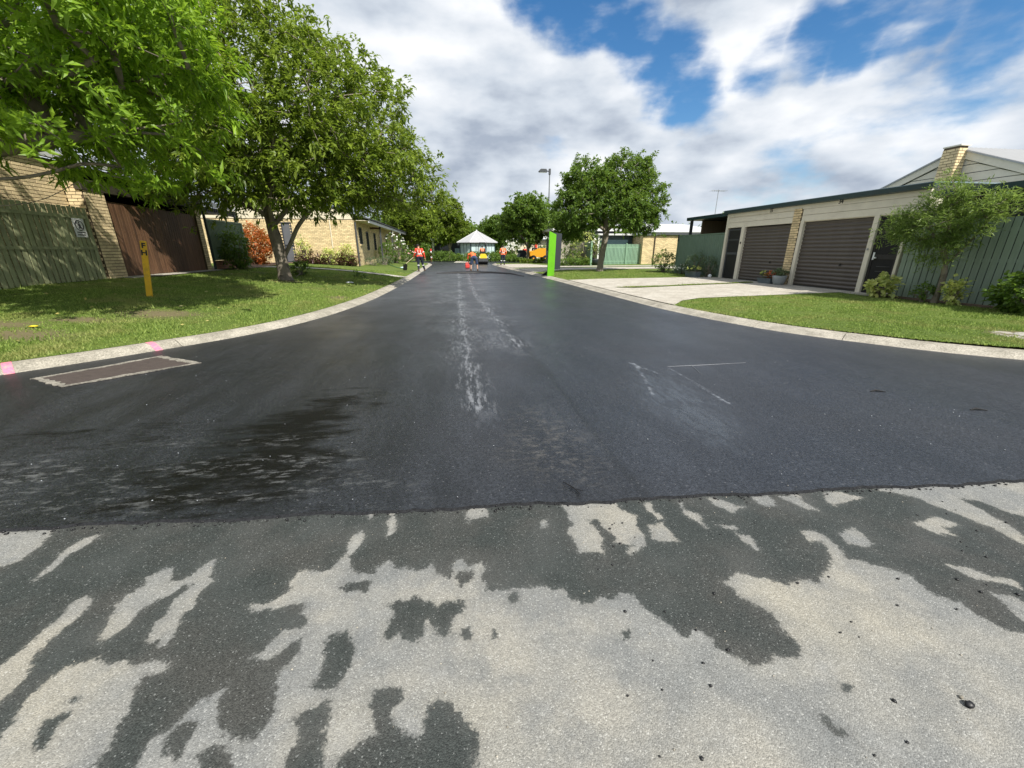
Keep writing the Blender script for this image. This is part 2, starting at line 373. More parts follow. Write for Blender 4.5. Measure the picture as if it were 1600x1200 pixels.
def concrete_mat(name, a, b, stones=True, dirt=.35, sc_=120):
    t = NT(name); P = t.world(); n = t.noise(2.2, 6, .65, P)
    c = t.mix(t.step(n, .35, .68), a, b)
    if stones:
        v = t.n('ShaderNodeSeparateColor'); t.l(t.vor(sc_, P, out=1), v.inputs[0]); c = t.scale(c, t.lin(v.outputs[0], 0, 1, .62, 1.3))
        t.bump(t.vor(sc_, P), .4, .004)
    c = t.mix(t.step(t.noise(5, 6, .75, P, off=(4, 9, 2)), .52, .74, 0, dirt), c, (.10, .09, .075))
    t.set(c, .88, 0, .3); return t.m
def grass_mat():
    t = NT('grass_blades'); P = t.world()
    f = t.attr('tint'); c = t.mix(f, (.105, .18, .03), (.31, .40, .095)); c = t.mix(t.step(t.noise(1.1, 5, .65, P), .45, .68, 0, .6), c, (.36, .34, .13))
    t.set(c, .6, 0, .25); tr = t.n('ShaderNodeBsdfTranslucent'); t.l(t.scale(c, 1.3), tr.inputs[0])
    mx = t.n('ShaderNodeMixShader'); mx.inputs[0].default_value = .35
    t.l(t.b.outputs[0], mx.inputs[1]); t.l(tr.outputs[0], mx.inputs[2]); t.l(mx.outputs[0], t.out.inputs[0]); return t.m
M['old'] = old_asphalt(); M['new'] = new_asphalt(); M['lawn'] = lawn_mat(); M['blades'] = grass_mat()
M['kerb'] = concrete_mat('kerb_concrete', (.27, .25, .205), (.40, .37, .31), True, .5, 90)
M['drive'] = concrete_mat('exposed_aggregate', (.36, .33, .275), (.46, .43, .37), True, .15, 70)
M['path'] = concrete_mat('path_concrete', (.34, .32, .27), (.43, .41, .35), True, .3, 90)
M['soil'] = concrete_mat('mulch', (.10, .065, .045), (.20, .13, .095), True, .4, 45)
M['brick'] = mat('cream_brick', (.64, .51, .30), .85, .14, 14, .25, 90, orand=.2, irand=.0)
M['brickj'] = mat('cream_brick_joined', (.64, .51, .29), .85, .14, 14, .25, 90, irand=.2)
M['brickred'] = mat('tan_brick', (.36, .19, .12), .85, .18, 14, .25, 90, irand=.2)
M['mortar'] = mat('mortar', (.12, .09, .055), .95, .2, 20)
M['paling'] = mat('green_paling_paint', (.30, .32, .175), .75, .28, 5, .3, 40, orand=.16, dirt=((.17, .18, .11), .5), stretch=(4, 4, .5))
M['palingR'] = mat('grey_green_paling_paint', (.235, .30, .235), .7, .12, 4, .2, 40, orand=.08, stretch=(4, 4, .5))
M['palingL'] = mat('pale_green_paling_paint', (.22, .36, .245), .7, .12, 4, .1, 40, orand=.08, stretch=(4, 4, .5))
M['corr'] = mat('green_corrugated_steel', (.16, .235, .155), .5, .1, 3, spec=.5)
M['corrD'] = mat('dark_green_corrugated_steel', (.135, .205, .15), .5, .1, 3, spec=.5)
M['brown'] = mat('stained_timber_boards', (.125, .064, .032), .65, .4, 3, .3, 30, orand=.3, stretch=(6, 6, .5), dirt=((.15, .085, .045), .5))
M['beige'] = mat('beige_board_paint', (.68, .635, .52), .6, .06, 3, spec=.35, dirt=((.50, .46, .37), .35))
M['roller'] = mat('brown_roller_steel', (.085, .072, .062), .45, .08, 3, spec=.5, dirt=((.13, .115, .10), .35))
M['teal'] = mat('dark_teal_gutter_paint', (.022, .048, .055), .4, .1, 3, spec=.5)
M['black'] = mat('black_paint', (.012, .012, .013), .45, .1, 3)
M['rubber'] = mat('black_rubber', (.016, .016, .017), .8, .15, 6)
M['white'] = mat('white_paint', (.68, .68, .65), .5, .05, 3)
M['offwhite'] = mat('offwhite_metal_roof', (.58, .585, .58), .45, .06, 3)
M['gazroof'] = mat('pale_grey_gazebo_roof', (.36, .365, .37), .5, .06, 3)
M['greyroof'] = mat('charcoal_roof_tile', (.075, .08, .085), .7, .2, 4, irand=.15)
M['render'] = mat('grey_beige_wall', (.36, .33, .27), .8, .1, 2)
M['cream'] = mat('cream_weatherboard', (.62, .56, .42), .7, .08, 2)
M['dark'] = mat('dark_interior', (.012, .012, .012), .8, .1, 2)  # near-black base paints in the shade behind gate and fence boards
M['galv'] = mat('galvanised_steel', (.34, .36, .38), .45, .1, 6, metal=.6)
M['polegrey'] = mat('grey_pole_paint', (.15, .16, .17), .5, .1, 6)
M['lampgrey'] = mat('dark_grey_lamp', (.055, .06, .065), .5, .1, 6)
M['lime'] = mat('lime_green_paint', (.125, .42, .008), .4, .07, 2, dirt=((.10, .26, .02), .5))
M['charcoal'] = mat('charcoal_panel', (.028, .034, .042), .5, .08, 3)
M['yellow'] = mat('yellow_post_paint', (.80, .47, .02), .6, .12, 9, .1, 40, dirt=((.30, .19, .05), .4), stretch=(1, 1, .4))
M['yellowm'] = mat('yellow_machine_paint', (.74, .52, .03), .4, .06, 4)
M['orangem'] = mat('orange_machine_paint', (.74, .33, .02), .4, .06, 4)
M['bark'] = mat('grey_brown_bark', (.21, .18, .14), .9, .35, 8, .8, 25, stretch=(1, 1, .3), dirt=((.06, .05, .035), .6))
M['twig'] = mat('pale_twig_bark', (.22, .19, .15), .9, .25, 8, .4, 25)
M['red'] = mat('hi_vis_red_shirt', (.72, .075, .04), .8, .1, 5); M['orange'] = mat('hi_vis_orange_shirt', (.82, .17, .05), .8, .1, 5)
M['navy'] = mat('navy_trousers', (.012, .016, .035), .85, .2, 6); M['bluec'] = mat('blue_shorts', (.035, .055, .11), .85, .2, 6)
M['skin'] = mat('skin', (.50, .28, .19), .55, .06, 8); M['hair'] = mat('dark_hair', (.02, .014, .01), .7, .2, 20)
M['boot'] = mat('brown_boots', (.07, .045, .028), .8, .2, 8); M['refl'] = mat('silver_reflective_tape', (.72, .73, .70), .35, .05, 5)
M['straw'] = mat('straw_hat', (.55, .42, .22), .9, .2, 20); M['wood'] = mat('pale_timber_handle', (.62, .52, .36), .7, .12, 6)
M['pot'] = mat('grey_glazed_pot', (.27, .30, .31), .35, .12, 5); M['trough'] = mat('blue_grey_planter', (.11, .14, .155), .6, .1, 5)
M['galvp'] = mat('worn_chalk', (.20, .21, .225), .9, .4, 40)
M['edge'] = mat('broken_asphalt_edge', (.022, .023, .025), .95, .5, 60, .6, 200, spec=.08)
M['pink'] = mat('pink_marking_paint', (.80, .20, .30), .8, .25, 30, dirt=((.36, .32, .27), .95))
M['chip'] = concrete_mat('chipped_concrete', (.15, .14, .12), (.28, .26, .22), True, .6, 60)
M['pitlid'] = mat('rusty_pit_lid', (.062, .048, .042), .85, .35, 7, .5, 30, stretch=(1, 6, 1))
M['plastic'] = mat('white_plastic', (.75, .78, .78), .4, .05, 6); M['hose'] = mat('green_hose', (.03, .16, .08), .5, .1, 6)
M['redp'] = mat('red_plastic', (.62, .06, .05), .45, .1, 6); M['bluep'] = mat('blue_grey_panel', (.25, .33, .45), .6, .1, 4)
def glass_mat():
    t = NT('window_glass'); t.set((.02, .025, .03), .06, 0, .6); return t.m
M['glass'] = glass_mat()
M['panelglass'] = mat('pale_blind_panels', (.50, .62, .62), .35, .1, 2, spec=.6)
M['blind'] = mat('grey_blind', (.10, .105, .115), .6, .1, 3)
L_BRIGHT = leaf_mat('bright_green_leaf', (.06, .145, .011), (.32, .49, .036), .48)
L_MID = leaf_mat('olive_green_leaf', (.042, .09, .012), (.27, .345, .045), .43)
L_DEEP = leaf_mat('deep_green_leaf', (.036, .088, .018), (.175, .27, .05), .4)
L_FINE = leaf_mat('fine_bottlebrush_leaf', (.07, .13, .035), (.27, .36, .10), .45)
L_RED = leaf_mat('copper_red_leaf', (.22, .04, .018), (.62, .20, .05), .35)
L_PURP = leaf_mat('maroon_strap_leaf', (.025, .010, .014), (.10, .025, .030), .2)
L_YEL = leaf_mat('yellow_variegated_leaf', (.20, .32, .06), (.84, .80, .32), .35)
L_GREY = leaf_mat('grey_green_leaf', (.045, .075, .04), (.15, .20, .11), .25)
L_ROSE = leaf_mat('pale_pink_petal', (.66, .36, .38), (.85, .62, .62), .2); L_WHITE = leaf_mat('white_petal', (.62, .62, .56), (.85, .85, .80), .2); L_PINK = leaf_mat('coral_petal', (.60, .10, .08), (.85, .30, .25), .2)
L_FALL = leaf_mat('dry_yellow_leaf', (.30, .24, .05), (.66, .60, .28), .2)

# ------------------------------------------------------------ kerb lines and ground heights
def catmull(P, n=8):
    P = [np.array(p, float) for p in P]; out = []
    for i in range(len(P) - 1):
        a, b, c, d = P[max(i-1, 0)], P[i], P[i+1], P[min(i+2, len(P)-1)]
        for k in range(n):
            t = k / n; out.append(.5 * (2*b + (c-a)*t + (2*a-5*b+4*c-d)*t*t + (3*b-a-3*c+d)*t**3))
    out.append(P[-1]); return np.array(out)
KL = catmull([(-40, 2.6), (-20, 2.62), (-13, 2.75), (-9.2, 3.35), (-7.2, 4.25), (-5.6, 5.54), (-4.53, 6.69), (-3.61, 7.95), (-2.99, 9.6), (-2.6, 11.8), (-2.36, 14.6), (-2.15, 20.7), (-2.05, 29.7), (-2.0, 38), (-2.05, 44.6), (-2.6, 46.6), (-4.2, 47.8), (-9, 48.2), (-40, 48.2)], 8)
KR = catmull([(40, 1.2), (20, 1.3), (13.5, 1.75), (10.2, 2.75), (7.85, 4.35), (6.85, 5.4), (5.95, 7.0), (5.42, 9.5), (5.26, 12.7), (5.1, 19.6), (4.75, 27.1), (4.35, 35), (4.15, 40), (4.15, 43.2), (4.7, 45.2), (6.4, 46.4), (11, 46.8), (40, 46.8)], 8)
def poly_dist(P, L):
    P = np.asarray(P, float); D = np.full(len(P), 1e9)
    for a, b in zip(L[:-1], L[1:]):
        d = b - a; t = np.clip(((P - a) @ d) / (d @ d), 0, 1); D = np.minimum(D, np.hypot(*(P - a - t[:, None]*d).T))
    return D
def hL(x, y):
    d = np.maximum(poly_dist([(x, y)], KL)[0] - .42, 0) if np.isscalar(x) else np.maximum(poly_dist(np.stack([x, y], 1), KL) - .42, 0)
    t = np.clip(d / 7.2, 0, 1); return .105 + .575 * (1 - (1 - t) ** 1.3)
def hR(x, y): return .105 + .012 * np.maximum(np.asarray(x) - 5.4, 0)
def sdf(P, poly):
    """signed distance, positive inside"""
    P = np.asarray(P, float); poly = np.asarray(poly, float); D = np.full(len(P), 1e9); ins = np.zeros(len(P), bool)
    x, y = P[:, 0], P[:, 1]
    for a, b in zip(poly, np.roll(poly, -1, 0)):
        d = b - a; t = np.clip(((P - a) @ d) / max(d @ d, 1e-12), 0, 1); D = np.minimum(D, np.hypot(*(P - a - t[:, None]*d).T))
        c = (a[1] > y) != (b[1] > y)
        if b[1] != a[1]: ins ^= c & (x < (b[0]-a[0]) * (y-a[1]) / (b[1]-a[1]) + a[0])
    return np.where(ins, D, -D)
def grid_faces(nx, ny):
    i = np.arange(nx*ny).reshape(ny, nx); return np.stack([i[:-1, :-1], i[:-1, 1:], i[1:, 1:], i[1:, :-1]], -1).reshape(-1, 4)

# ground under everything, out to the horizon
g = MB(); g.add([(-1500, -1500, -.08), (1500, -1500, -.08), (1500, 1500, -.08), (-1500, 1500, -.08)], [(0, 1, 2, 3)])
tag(g.build('ground', M['lawn']), kind='structure')

# old road: dry pale patches left between water stains (outlines on the ground)
def LC(p): return [ground_at(x/2, y/2 + 700) for x, y in p]
def RC(p): return [ground_at(800 + x/2, y/2 + 700) for x, y in p]
main = LC([(780,490),(830,490),(870,470),(900,450),(905,420),(940,385),(985,380),(1030,385),(1060,350),(1085,320),(1100,280),(1130,258),(1140,275),(1120,310),(1090,340),(1085,370),(1120,395),(1165,395),(1180,370),(1215,355),(1235,375),(1330,380),(1345,365),(1370,395),(1410,410),(1425,385),(1420,360),(1445,348),(1460,370),(1500,360),(1510,380),(1505,400),(1520,440),(1560,450)]) + \
  RC([(0,440),(100,432),(160,445),(190,470),(245,490),(275,465),(310,475),(345,455),(380,460),(400,490),(470,540),(500,560),(520,580),(545,590),(570,570),(630,590),(640,625),(690,650),(750,672),(800,675),(820,645),(850,655),(895,645),(905,625),(880,590),(840,560),(810,520),(760,490),(720,465),(700,440),(660,420),(680,410),(700,392),(760,405),(830,420),(860,432),(890,410),(960,420),(985,380),(1000,350),(985,310),(960,290),(930,295),(910,265),(935,257),(970,270),(1000,285),(1030,325),(1050,350),(1090,350),(1120,365),(1180,378),(1250,400),(1300,440),(1330,465),(1400,480),(1450,520),(1540,570),(1600,580),(1900,640),(2200,1150),(0,1250)]) + \
  LC([(420,1250),(420,1000),(440,970),(470,920),(540,880),(560,840),(600,810),(650,780),(700,755),(690,765),(685,800),(680,850),(700,900),(760,910),(800,905),(850,850),(865,800),(860,740),(870,700),(900,680),(935,640),(940,600),(900,620),(870,640),(830,660),(775,655),(820,640),(850,600),(880,570),(940,565),(970,540),(945,520),(950,490),(850,500),(800,505)])
DRY = [main] + [LC(p) for p in (
 [(305,600),(325,560),(350,520),(390,465),(450,425),(455,405),(500,380),(550,372),(520,425),(580,410),(640,365),(675,345),(665,380),(660,420),(625,450),(605,480),(600,500),(570,520),(560,550),(540,590),(510,630),(495,620),(520,580),(470,610),(455,600),(500,540),(530,500),(540,480),(600,430),(580,425),(530,460),(490,475),(430,510),(400,550),(350,590),(320,612)],
 [(-300,1000),(0,900),(40,850),(80,790),(130,740),(200,690),(290,660),(340,680),(380,660),(420,680),(490,665),(540,665),(510,700),(450,720),(420,760),(400,800),(395,830),(380,860),(340,930),(310,960),(290,1010),(200,1200),(-300,1200)],
 [(-200,780),(0,690),(60,640),(110,595),(170,545),(220,490),(270,458),(295,480),(240,530),(190,570),(150,610),(110,650),(100,700),(60,740),(0,785),(-200,900)],
 [(-250,268),(0,262),(165,258),(140,290),(110,320),(70,350),(0,372),(-250,430)], [(105,410),(160,365),(200,320),(270,280),(320,270),(270,300),(220,330),(160,380),(110,415)],
 [(1145,208),(1170,205),(1160,230)], [(1205,230),(1225,200),(1240,212),(1235,260),(1212,275),(1215,245)], [(1455,200),(1480,185),(1520,185),(1525,215),(1490,220),(1460,235)])] + [RC(p) for p in (
 [(150,172),(320,168),(340,190),(390,215),(385,240),(410,270),(420,300),(370,335),(355,325),(380,305),(320,295),(330,285),(280,240),(265,220),(240,225),(285,280),(280,310),(295,345),(270,325),(210,325),(190,290),(180,260),(190,240),(170,200)],
 [(400,168),(435,170),(445,200),(470,215),(455,222),(425,195)], [(420,240),(450,240),(470,232),(490,260),(515,290),(480,295),(440,285)], [(525,170),(545,195),(590,210),(600,240),(610,250),(570,230),(535,205)],
 [(635,240),(700,245),(710,255),(650,245)], [(700,268),(740,275),(775,315),(760,318),(735,300)], [(600,155),(640,155),(700,180),(730,185),(690,200),(640,180)], [(750,155),(800,150),(830,170),(820,182),(770,175)],
 [(830,150),(900,145),(910,165),(955,195),(920,190),(860,165)], [(970,140),(1010,137),(1100,155),(1060,165),(1010,180),(985,170)], [(1020,270),(1070,250),(1130,300),(1100,310),(1050,300)],
 [(1130,130),(1300,118),(1600,108),(2000,90),(2000,300),(1600,215),(1520,190),(1450,160),(1400,160),(1480,200),(1600,270),(1600,300),(1500,250),(1350,190),(1250,150)], [(1250,235),(1330,215),(1400,240),(1350,250),(1390,275),(1320,265)],
 [(1360,365),(1430,375),(1500,405),(1560,410),(1590,440),(1500,415),(1450,410)], [(1500,455),(1560,460),(1600,480),(1700,520),(1600,540),(1550,500)], [(85,228),(108,225),(110,248),(88,250)])]
WET = [LC(p) for p in (
 [(1065,440),(1090,420),(1110,425),(1125,420),(1150,415),(1158,440),(1140,458),(1115,445),(1095,455),(1070,450)],
 [(1210,490),(1240,470),(1270,475),(1300,460),(1330,480),(1370,490),(1400,475),(1450,480),(1455,505),(1420,530),(1405,580),(1380,585),(1355,560),(1325,540),(1325,590),(1290,612),(1265,600),(1250,580),(1215,595),(1192,580),(1215,545),(1235,520)],
 [(1440,565),(1470,558),(1480,590),(1455,602),(1437,590)], [(1585,455),(1615,450),(1618,475),(1590,482)], [(1415,390),(1440,385),(1480,390),(1475,415),(1440,437),(1425,420)],
 [(1035,590),(1085,570),(1100,600),(1110,650),(1085,700),(1060,745),(1000,760),(975,745),(1000,700),(1010,650),(1020,610)],
 [(920,850),(960,810),(1000,790),(1025,785),(1030,850),(1005,880),(1010,960),(1005,1150),(880,1150),(890,1010),(905,950),(930,905),(925,870)],
 [(1165,760),(1200,745),(1250,755),(1255,790),(1230,815),(1220,840),(1240,880),(1280,890),(1315,920),(1330,890),(1325,805),(1370,785),(1420,800),(1470,860),(1490,900),(1490,1150),(1010,1150),(1030,1010),(1060,960),(1130,920),(1170,900),(1172,860),(1158,800)],
 [(520,900),(560,870),(590,850),(615,860),(605,900),(575,960),(545,990),(515,970)], [(600,1150),(610,1010),(620,960),(670,930),(720,960),(725,1010),(725,1150)],
 [(120,870),(170,840),(225,820),(215,850),(180,870),(140,930),(100,930)], [(205,790),(250,770),(260,785),(220,800)], [(1540,565),(1552,560),(1555,590),(1542,595)])] + \
 [RC(p) for p in ([(950,825),(980,830),(1000,860),(1040,890),(1030,900),(990,880),(960,850)], [(350,580),(365,570),(368,590),(352,595)], [(1035,740),(1065,742),(1060,760),(1040,755)])]
def edge_y(x): return 2.062 - .066 * (np.asarray(x) - .3)
def old_road():
    xs = np.concatenate([np.linspace(-60, -3.6, 24)[:-1], np.arange(-3.6, 4.8, .013), np.linspace(4.8, 60, 24)[1:]])
    ys = np.concatenate([np.linspace(-30, .3, 20)[:-1], np.arange(.3, 2.5, .013), np.linspace(2.5, 4.4, 6)[1:]])
    X, Y = np.meshgrid(xs, ys); P = np.stack([X.ravel(), Y.ravel()], 1)
    near = (P[:, 0] > -3.7) & (P[:, 0] < 4.9) & (P[:, 1] > .2)
    d = np.full(len(P), .0); Q = P[near]; v = np.full(len(Q), -9.)
    for p in DRY: v = np.maximum(v, sdf(Q, p))
    for p in WET: v = np.minimum(v, -sdf(Q, p))
    d[near] = -np.clip(v, -.2, .2)
    far = ~near; d[far] = .05 * np.sin(P[far, 0]*.9) * np.cos(P[far, 1]*1.3)
    V = np.column_stack([P, np.zeros(len(P))])
    o = np_mesh('road', V, grid_faces(len(xs), len(ys)), M['old'], smooth=True, attrs={'dry': d}); tag(o, kind='structure')
old_road()

def new_road():
    xs = np.concatenate([np.linspace(-40, -7, 18)[:-1], np.arange(-7, 9.5, .045), np.linspace(9.5, 40, 18)[1:]])
    tt = np.concatenate([np.arange(0, 12, .045), 12 + 44 * np.linspace(0, 1, 130)[1:]**1.2])
    X, T = np.meshgrid(xs, tt)
    jag = np.interp(xs, np.linspace(-40, 40, 4001), np.convolve(rng.normal(0, .013, 4001), [.15, .25, .3, .25, .15], 'same') + .012*np.sin(np.arange(4001)*.11))
    Y = edge_y(X) + T + jag[None, :] * np.clip(1 - T/.05, 0, 1); Z = np.full(X.shape, .022); Z = .013 + .009 * np.clip(T / .5, 0, 1)
    sk = np.stack([xs, edge_y(xs) + jag - .016, np.full(len(xs), -.002)], 1)
    sk2 = np.stack([xs, edge_y(xs) + jag - .007 + .004*rng.normal(0, 1, len(xs)), np.full(len(xs), .005)], 1)
    V = np.concatenate([sk, sk2, np.stack([X.ravel(), Y.ravel(), Z.ravel()], 1)])
    P = V[:, :2]; near = (P[:, 1] < 34) & (np.abs(P[:, 0]) < 10); Q = P[near]
    def crop(p): return [ground_at(400 + x/2, 420 + y/2) for x, y in p]
    def fld(polys):
        v = np.full(len(P), -3.); w = np.full(len(Q), -3.)
        for p in polys: w = np.maximum(w, sdf(Q, p))
        v[near] = np.clip(w, -3, 3); return v
    def line(pls, wd):
        v = np.full(len(P), -3.); w = np.full(len(Q), -3.)
        for p in pls: w = np.maximum(w, wd - poly_dist(Q, np.array(p)))
        v[near] = w; return v
    oil = fld([LC([(230,235),(300,160),(420,120),(560,60),(640,20),(760,-60),(900,-110),(1000,-160),(1140,-170),(1150,-140),(1090,-20),(1030,100),(960,170),(860,205),(650,225),(480,238)]),
               LC([(-60,-20),(100,-30),(400,-45),(800,-60),(800,-40),(300,-20),(0,0)]), LC([(-200,105),(0,80),(300,75),(330,90),(100,105),(-200,140)])])
    oil[:len(xs)*2] = .8
    dust = fld([LC([(-300,60),(0,40),(300,0),(620,-40),(1100,-60),(1250,100),(1500,170),(1200,205),(700,225),(0,262),(-300,270)]), crop([(520,40),(640,10),(700,20),(760,120),(820,240),(760,260),(640,180),(480,190)])])
    brown = fld([crop([(840,440),(920,450),(1000,520),(1060,600),(1040,660),(900,640),(800,580)])])
    chalk = line([crop(p) for p in ([(632,8),(635,30),(638,80),(640,130),(648,200),(650,250),(665,300),(674,345),(680,400),(688,440)], [(660,10),(672,50),(690,90),(725,130),(755,170),(785,205),(820,245)])], .075)
    # pale chalk mark drawn on the new surface and the rim of the water film
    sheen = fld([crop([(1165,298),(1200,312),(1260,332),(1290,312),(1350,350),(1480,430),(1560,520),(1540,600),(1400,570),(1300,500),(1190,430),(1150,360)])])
    lane = fld([crop([(540,10),(690,8),(750,60),(820,210),(800,270),(690,300),(640,300),(590,200),(520,130)])])
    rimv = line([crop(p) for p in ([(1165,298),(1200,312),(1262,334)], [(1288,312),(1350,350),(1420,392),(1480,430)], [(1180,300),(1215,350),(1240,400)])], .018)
    pud = fld([crop([(672,392),(690,395),(705,430),(765,455),(768,475),(720,492),(690,520),(678,500),(676,440)]), crop([(700,480),(745,470),(740,500),(700,520)]), crop([(1170,420),(1150,460),(1165,470),(1190,430)])])
    F = grid_faces(len(xs), len(tt) + 2)
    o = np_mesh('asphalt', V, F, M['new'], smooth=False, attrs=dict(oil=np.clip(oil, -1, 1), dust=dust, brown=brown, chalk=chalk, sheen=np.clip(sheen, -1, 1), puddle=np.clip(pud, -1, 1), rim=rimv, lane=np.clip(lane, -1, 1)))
    o.data.materials.append(M['edge']); mi = np.zeros(len(F), np.int32); mi[:(len(xs)-1)*2] = 1; o.data.polygons.foreach_set('material_index', mi)
    tag(o, kind='structure')
new_road()

# kerbs: concrete stones with open joints
PROF = [(-.01, -.03), (0, .012), (.10, .042), (.20, .088), (.27, .104), (.40, .106), (.43, .10), (.43, -.03)]
def offset_pts(L, s, side):
    seg = np.hypot(*np.diff(L, axis=0).T); cum = np.concatenate([[0], np.cumsum(seg)])
    x = np.interp(s, cum, L[:, 0]); y = np.interp(s, cum, L[:, 1])
    e = .05; dx = np.interp(s+e, cum, L[:, 0]) - np.interp(s-e, cum, L[:, 0]); dy = np.interp(s+e, cum, L[:, 1]) - np.interp(s-e, cum, L[:, 1])
    q = np.hypot(dx, dy); return x, y, -dy/q*side, dx/q*side, cum[-1]
def kerb_strip(L, side, s0, s1, n, lift=0.0, prof=PROF):
    mb = MB(); vs = []
    for s in np.linspace(s0, s1, n + 1):
        x, y, nx, ny, _ = offset_pts(L, s, side)
        vs += [(x + nx*d, y + ny*d, z + lift) for d, z in prof]
    k = len(prof); fs = [(i*k+j, i*k+j+1, (i+1)*k+j+1, (i+1)*k+j) for i in range(n) for j in range(k-1)]
    mb.add(vs, fs)
    if lift == 0: mb.add(vs[:k], [tuple(range(k))]); mb.add(vs[-k:], [tuple(range(k))])
    return mb
def kerb(L, side, label):
    k = bpy.data.objects.new('kerb', None); C.objects.link(k); tag(k, kind='structure')
    tot = offset_pts(L, 0, side)[4]; s = 0
    r = random.Random(3 if side > 0 else 4)
    while s < tot - .5:
        x, y, _, _, _ = offset_pts(L, s, side)
        ln = r.choice((1.5, 2.2, 2.6, 3.0)) if abs(x) < 12 else 6
        o = kerb_strip(L, side, s + .006, min(s + ln, tot) - .006, 6).build('kerb_stone', M['kerb'], k); s += ln
    return k
kerbL = kerb(KL, 1, 'l'); kerbR = kerb(KR, -1, 'r')
def s_near(L, p):
    seg = np.hypot(*np.diff(L, axis=0).T); cum = np.concatenate([[0], np.cumsum(seg)]); ss = np.arange(0, cum[-1], .02)
    P = np.stack([np.interp(ss, cum, L[:, 0]), np.interp(ss, cum, L[:, 1])], 1); return ss[np.argmin(np.hypot(*(P - np.array(p)).T))]
for p in (ground_at(18, 590), ground_at(252, 550)):
    s = s_near(KL, p); kerb_strip(KL, 1, s - .045, s + .045, 2, .003, PROF[1:6]).build('paint_mark', M['pink'], kerbL)

# lawns
DIRT = [(*ground_at(250, 492, .27), 1.1, .55), (*ground_at(40, 528, .2), .9, .45), (*ground_at(0, 515, .25), 1.0, .4), (*ground_at(130, 505, .25), .7, .3), (*ground_at(530, 465, .15), .5, .5), (-6.0, 15.9, .6, .6)]
def dirt_at(x, y):
    d = np.zeros(len(x))
    for cx, cy, a, b in DIRT: d = np.maximum(d, np.exp(-(((x-cx)/a)**2 + ((y-cy)/b)**2)))
    return d
def lawn(name, L, side, hf, y0, y1, xmax, dirtf):
    i0 = np.argmin(np.abs(L[:, 0])) ; order = L[(L[:, 1] > y0) & (L[:, 1] < y1)]
    ys = np.concatenate([np.arange(y0, 12, .12), np.arange(12, y1 + .01, .4)])
    # kerb back line as x(y)
    bx, by = [], []
    tot = offset_pts(L, 0, side)[4]
    for s in np.arange(0, tot, .1):
        x, y, nx, ny, _ = offset_pts(L, s, side); bx.append(x + nx*.425); by.append(y + ny*.425)
    bx = np.array(bx); by = np.array(by); sel = slice(0, int(np.argmax(by > y1)) if (by > y1).any() else None)
    k0 = np.argsort(by[sel]); kx = np.interp(ys, by[sel][k0], bx[sel][k0])
    ds = np.concatenate([np.arange(0, 3, .1), np.arange(3, 12, .3), np.linspace(12, xmax, 12)])
    X = kx[:, None] - side * ds[None, :]; Y = np.repeat(ys[:, None], len(ds), 1); x = X.ravel(); y = Y.ravel()
    z = hf(x, y) + .005 * rng.normal(0, 1, len(x)) * (np.repeat(ds[None, :], len(ys), 0).ravel() > .05)
    o = np_mesh(name, np.stack([x, y, z], 1), grid_faces(len(ds), len(ys)), M['lawn'], smooth=True, attrs={'dirt': dirtf(x, y)}); return tag(o, kind='structure')
lawn('lawn', KL, 1, hL, 3.0, 47.2, 45, dirt_at)
MH = ground_at(1595, 527, .14)
def dirtR(x, y): return np.maximum(np.exp(-(((x-MH[0]-.2)/.55)**2 + ((y-MH[1]-.2)/.35)**2)), .75*np.exp(-((x-12.6)/.35)**2)*(y < 10.4))
lawn('lawn', KR, -1, hR, 1.75, 45.6, 45, dirtR)
def plane_sheet(name, poly, m, hf, lift=.006):
    mb = MB(); mb.add([(x, y, float(hf(x, y)) + lift) for x, y in poly], [tuple(range(len(poly)))]); return tag(mb.build(name, m), kind='structure')
# the driveways on the right (exposed aggregate), with the grass strips left open between them
kb = [tuple(p) for p in ((offset_pts(KR, s, -1)[0] + offset_pts(KR, s, -1)[2]*.37, offset_pts(KR, s, -1)[1] + offset_pts(KR, s, -1)[3]*.37) for s in np.arange(0, offset_pts(KR, 0, -1)[4], .25))]
def kerb_between(ya, yb): return [p for p in kb if ya < p[1] < yb and p[0] < 9]
def drape_strip(name, L, w, m, hf, lift=.014):
    L = catmull(L, 6); vs = []
    for i, p in enumerate(L):
        d = L[min(i+1, len(L)-1)] - L[max(i-1, 0)]; d /= np.hypot(*d); nx, ny = -d[1], d[0]
        for k in np.linspace(-w/2, w/2, 4): q = (p[0]+nx*k, p[1]+ny*k); vs.append((*q, float(hf(*q)) + lift))
    mb = MB(); mb.add(vs, [(i*4+j, i*4+j+1, i*4+5+j, i*4+4+j) for i in range(len(L)-1) for j in range(3)], True)
    return tag(mb.build(name, m), kind='structure')
def hRs(x, y): return hR(x, y) + .010
plane_sheet('driveway', kerb_between(9.7, 19.3) + [(7.2, 19.35), (9.0, 19.2), (12.9, 19.0), (12.9, 11.45), (7.2, 11.05), (6.4, 10.6)], M['drive'], hRs)
plane_sheet('driveway', kerb_between(25.6, 31.6) + [(8, 31.4), (18, 30.2), (18, 27.2), (8, 28.4)], M['drive'], hRs)
plane_sheet('driveway', kerb_between(32.8, 41.5) + [(7.5, 41), (9, 34.6), (20, 32.4), (20, 31.4), (8.5, 32.6)], M['drive'], hRs)
s_ = MB(); s_.add([(x, y, float(hR(x, y)) + .034) for x, y in [(6.05, 14.75), (6.8, 14.45), (9.5, 14.9), (12.3, 15.25), (12.3, 15.5), (9.5, 15.15), (7.2, 14.85)]], [tuple(range(7))])
tag(s_.build('lawn', M['lawn']), kind='structure')
drape_strip('path', [(-2.5, 22.2), (-4.2, 23.0), (-6.0, 23.4), (-8.2, 23.0), (-9.6, 21.8), (-10.2, 20.2)], .75, M['path'], hL, .03)
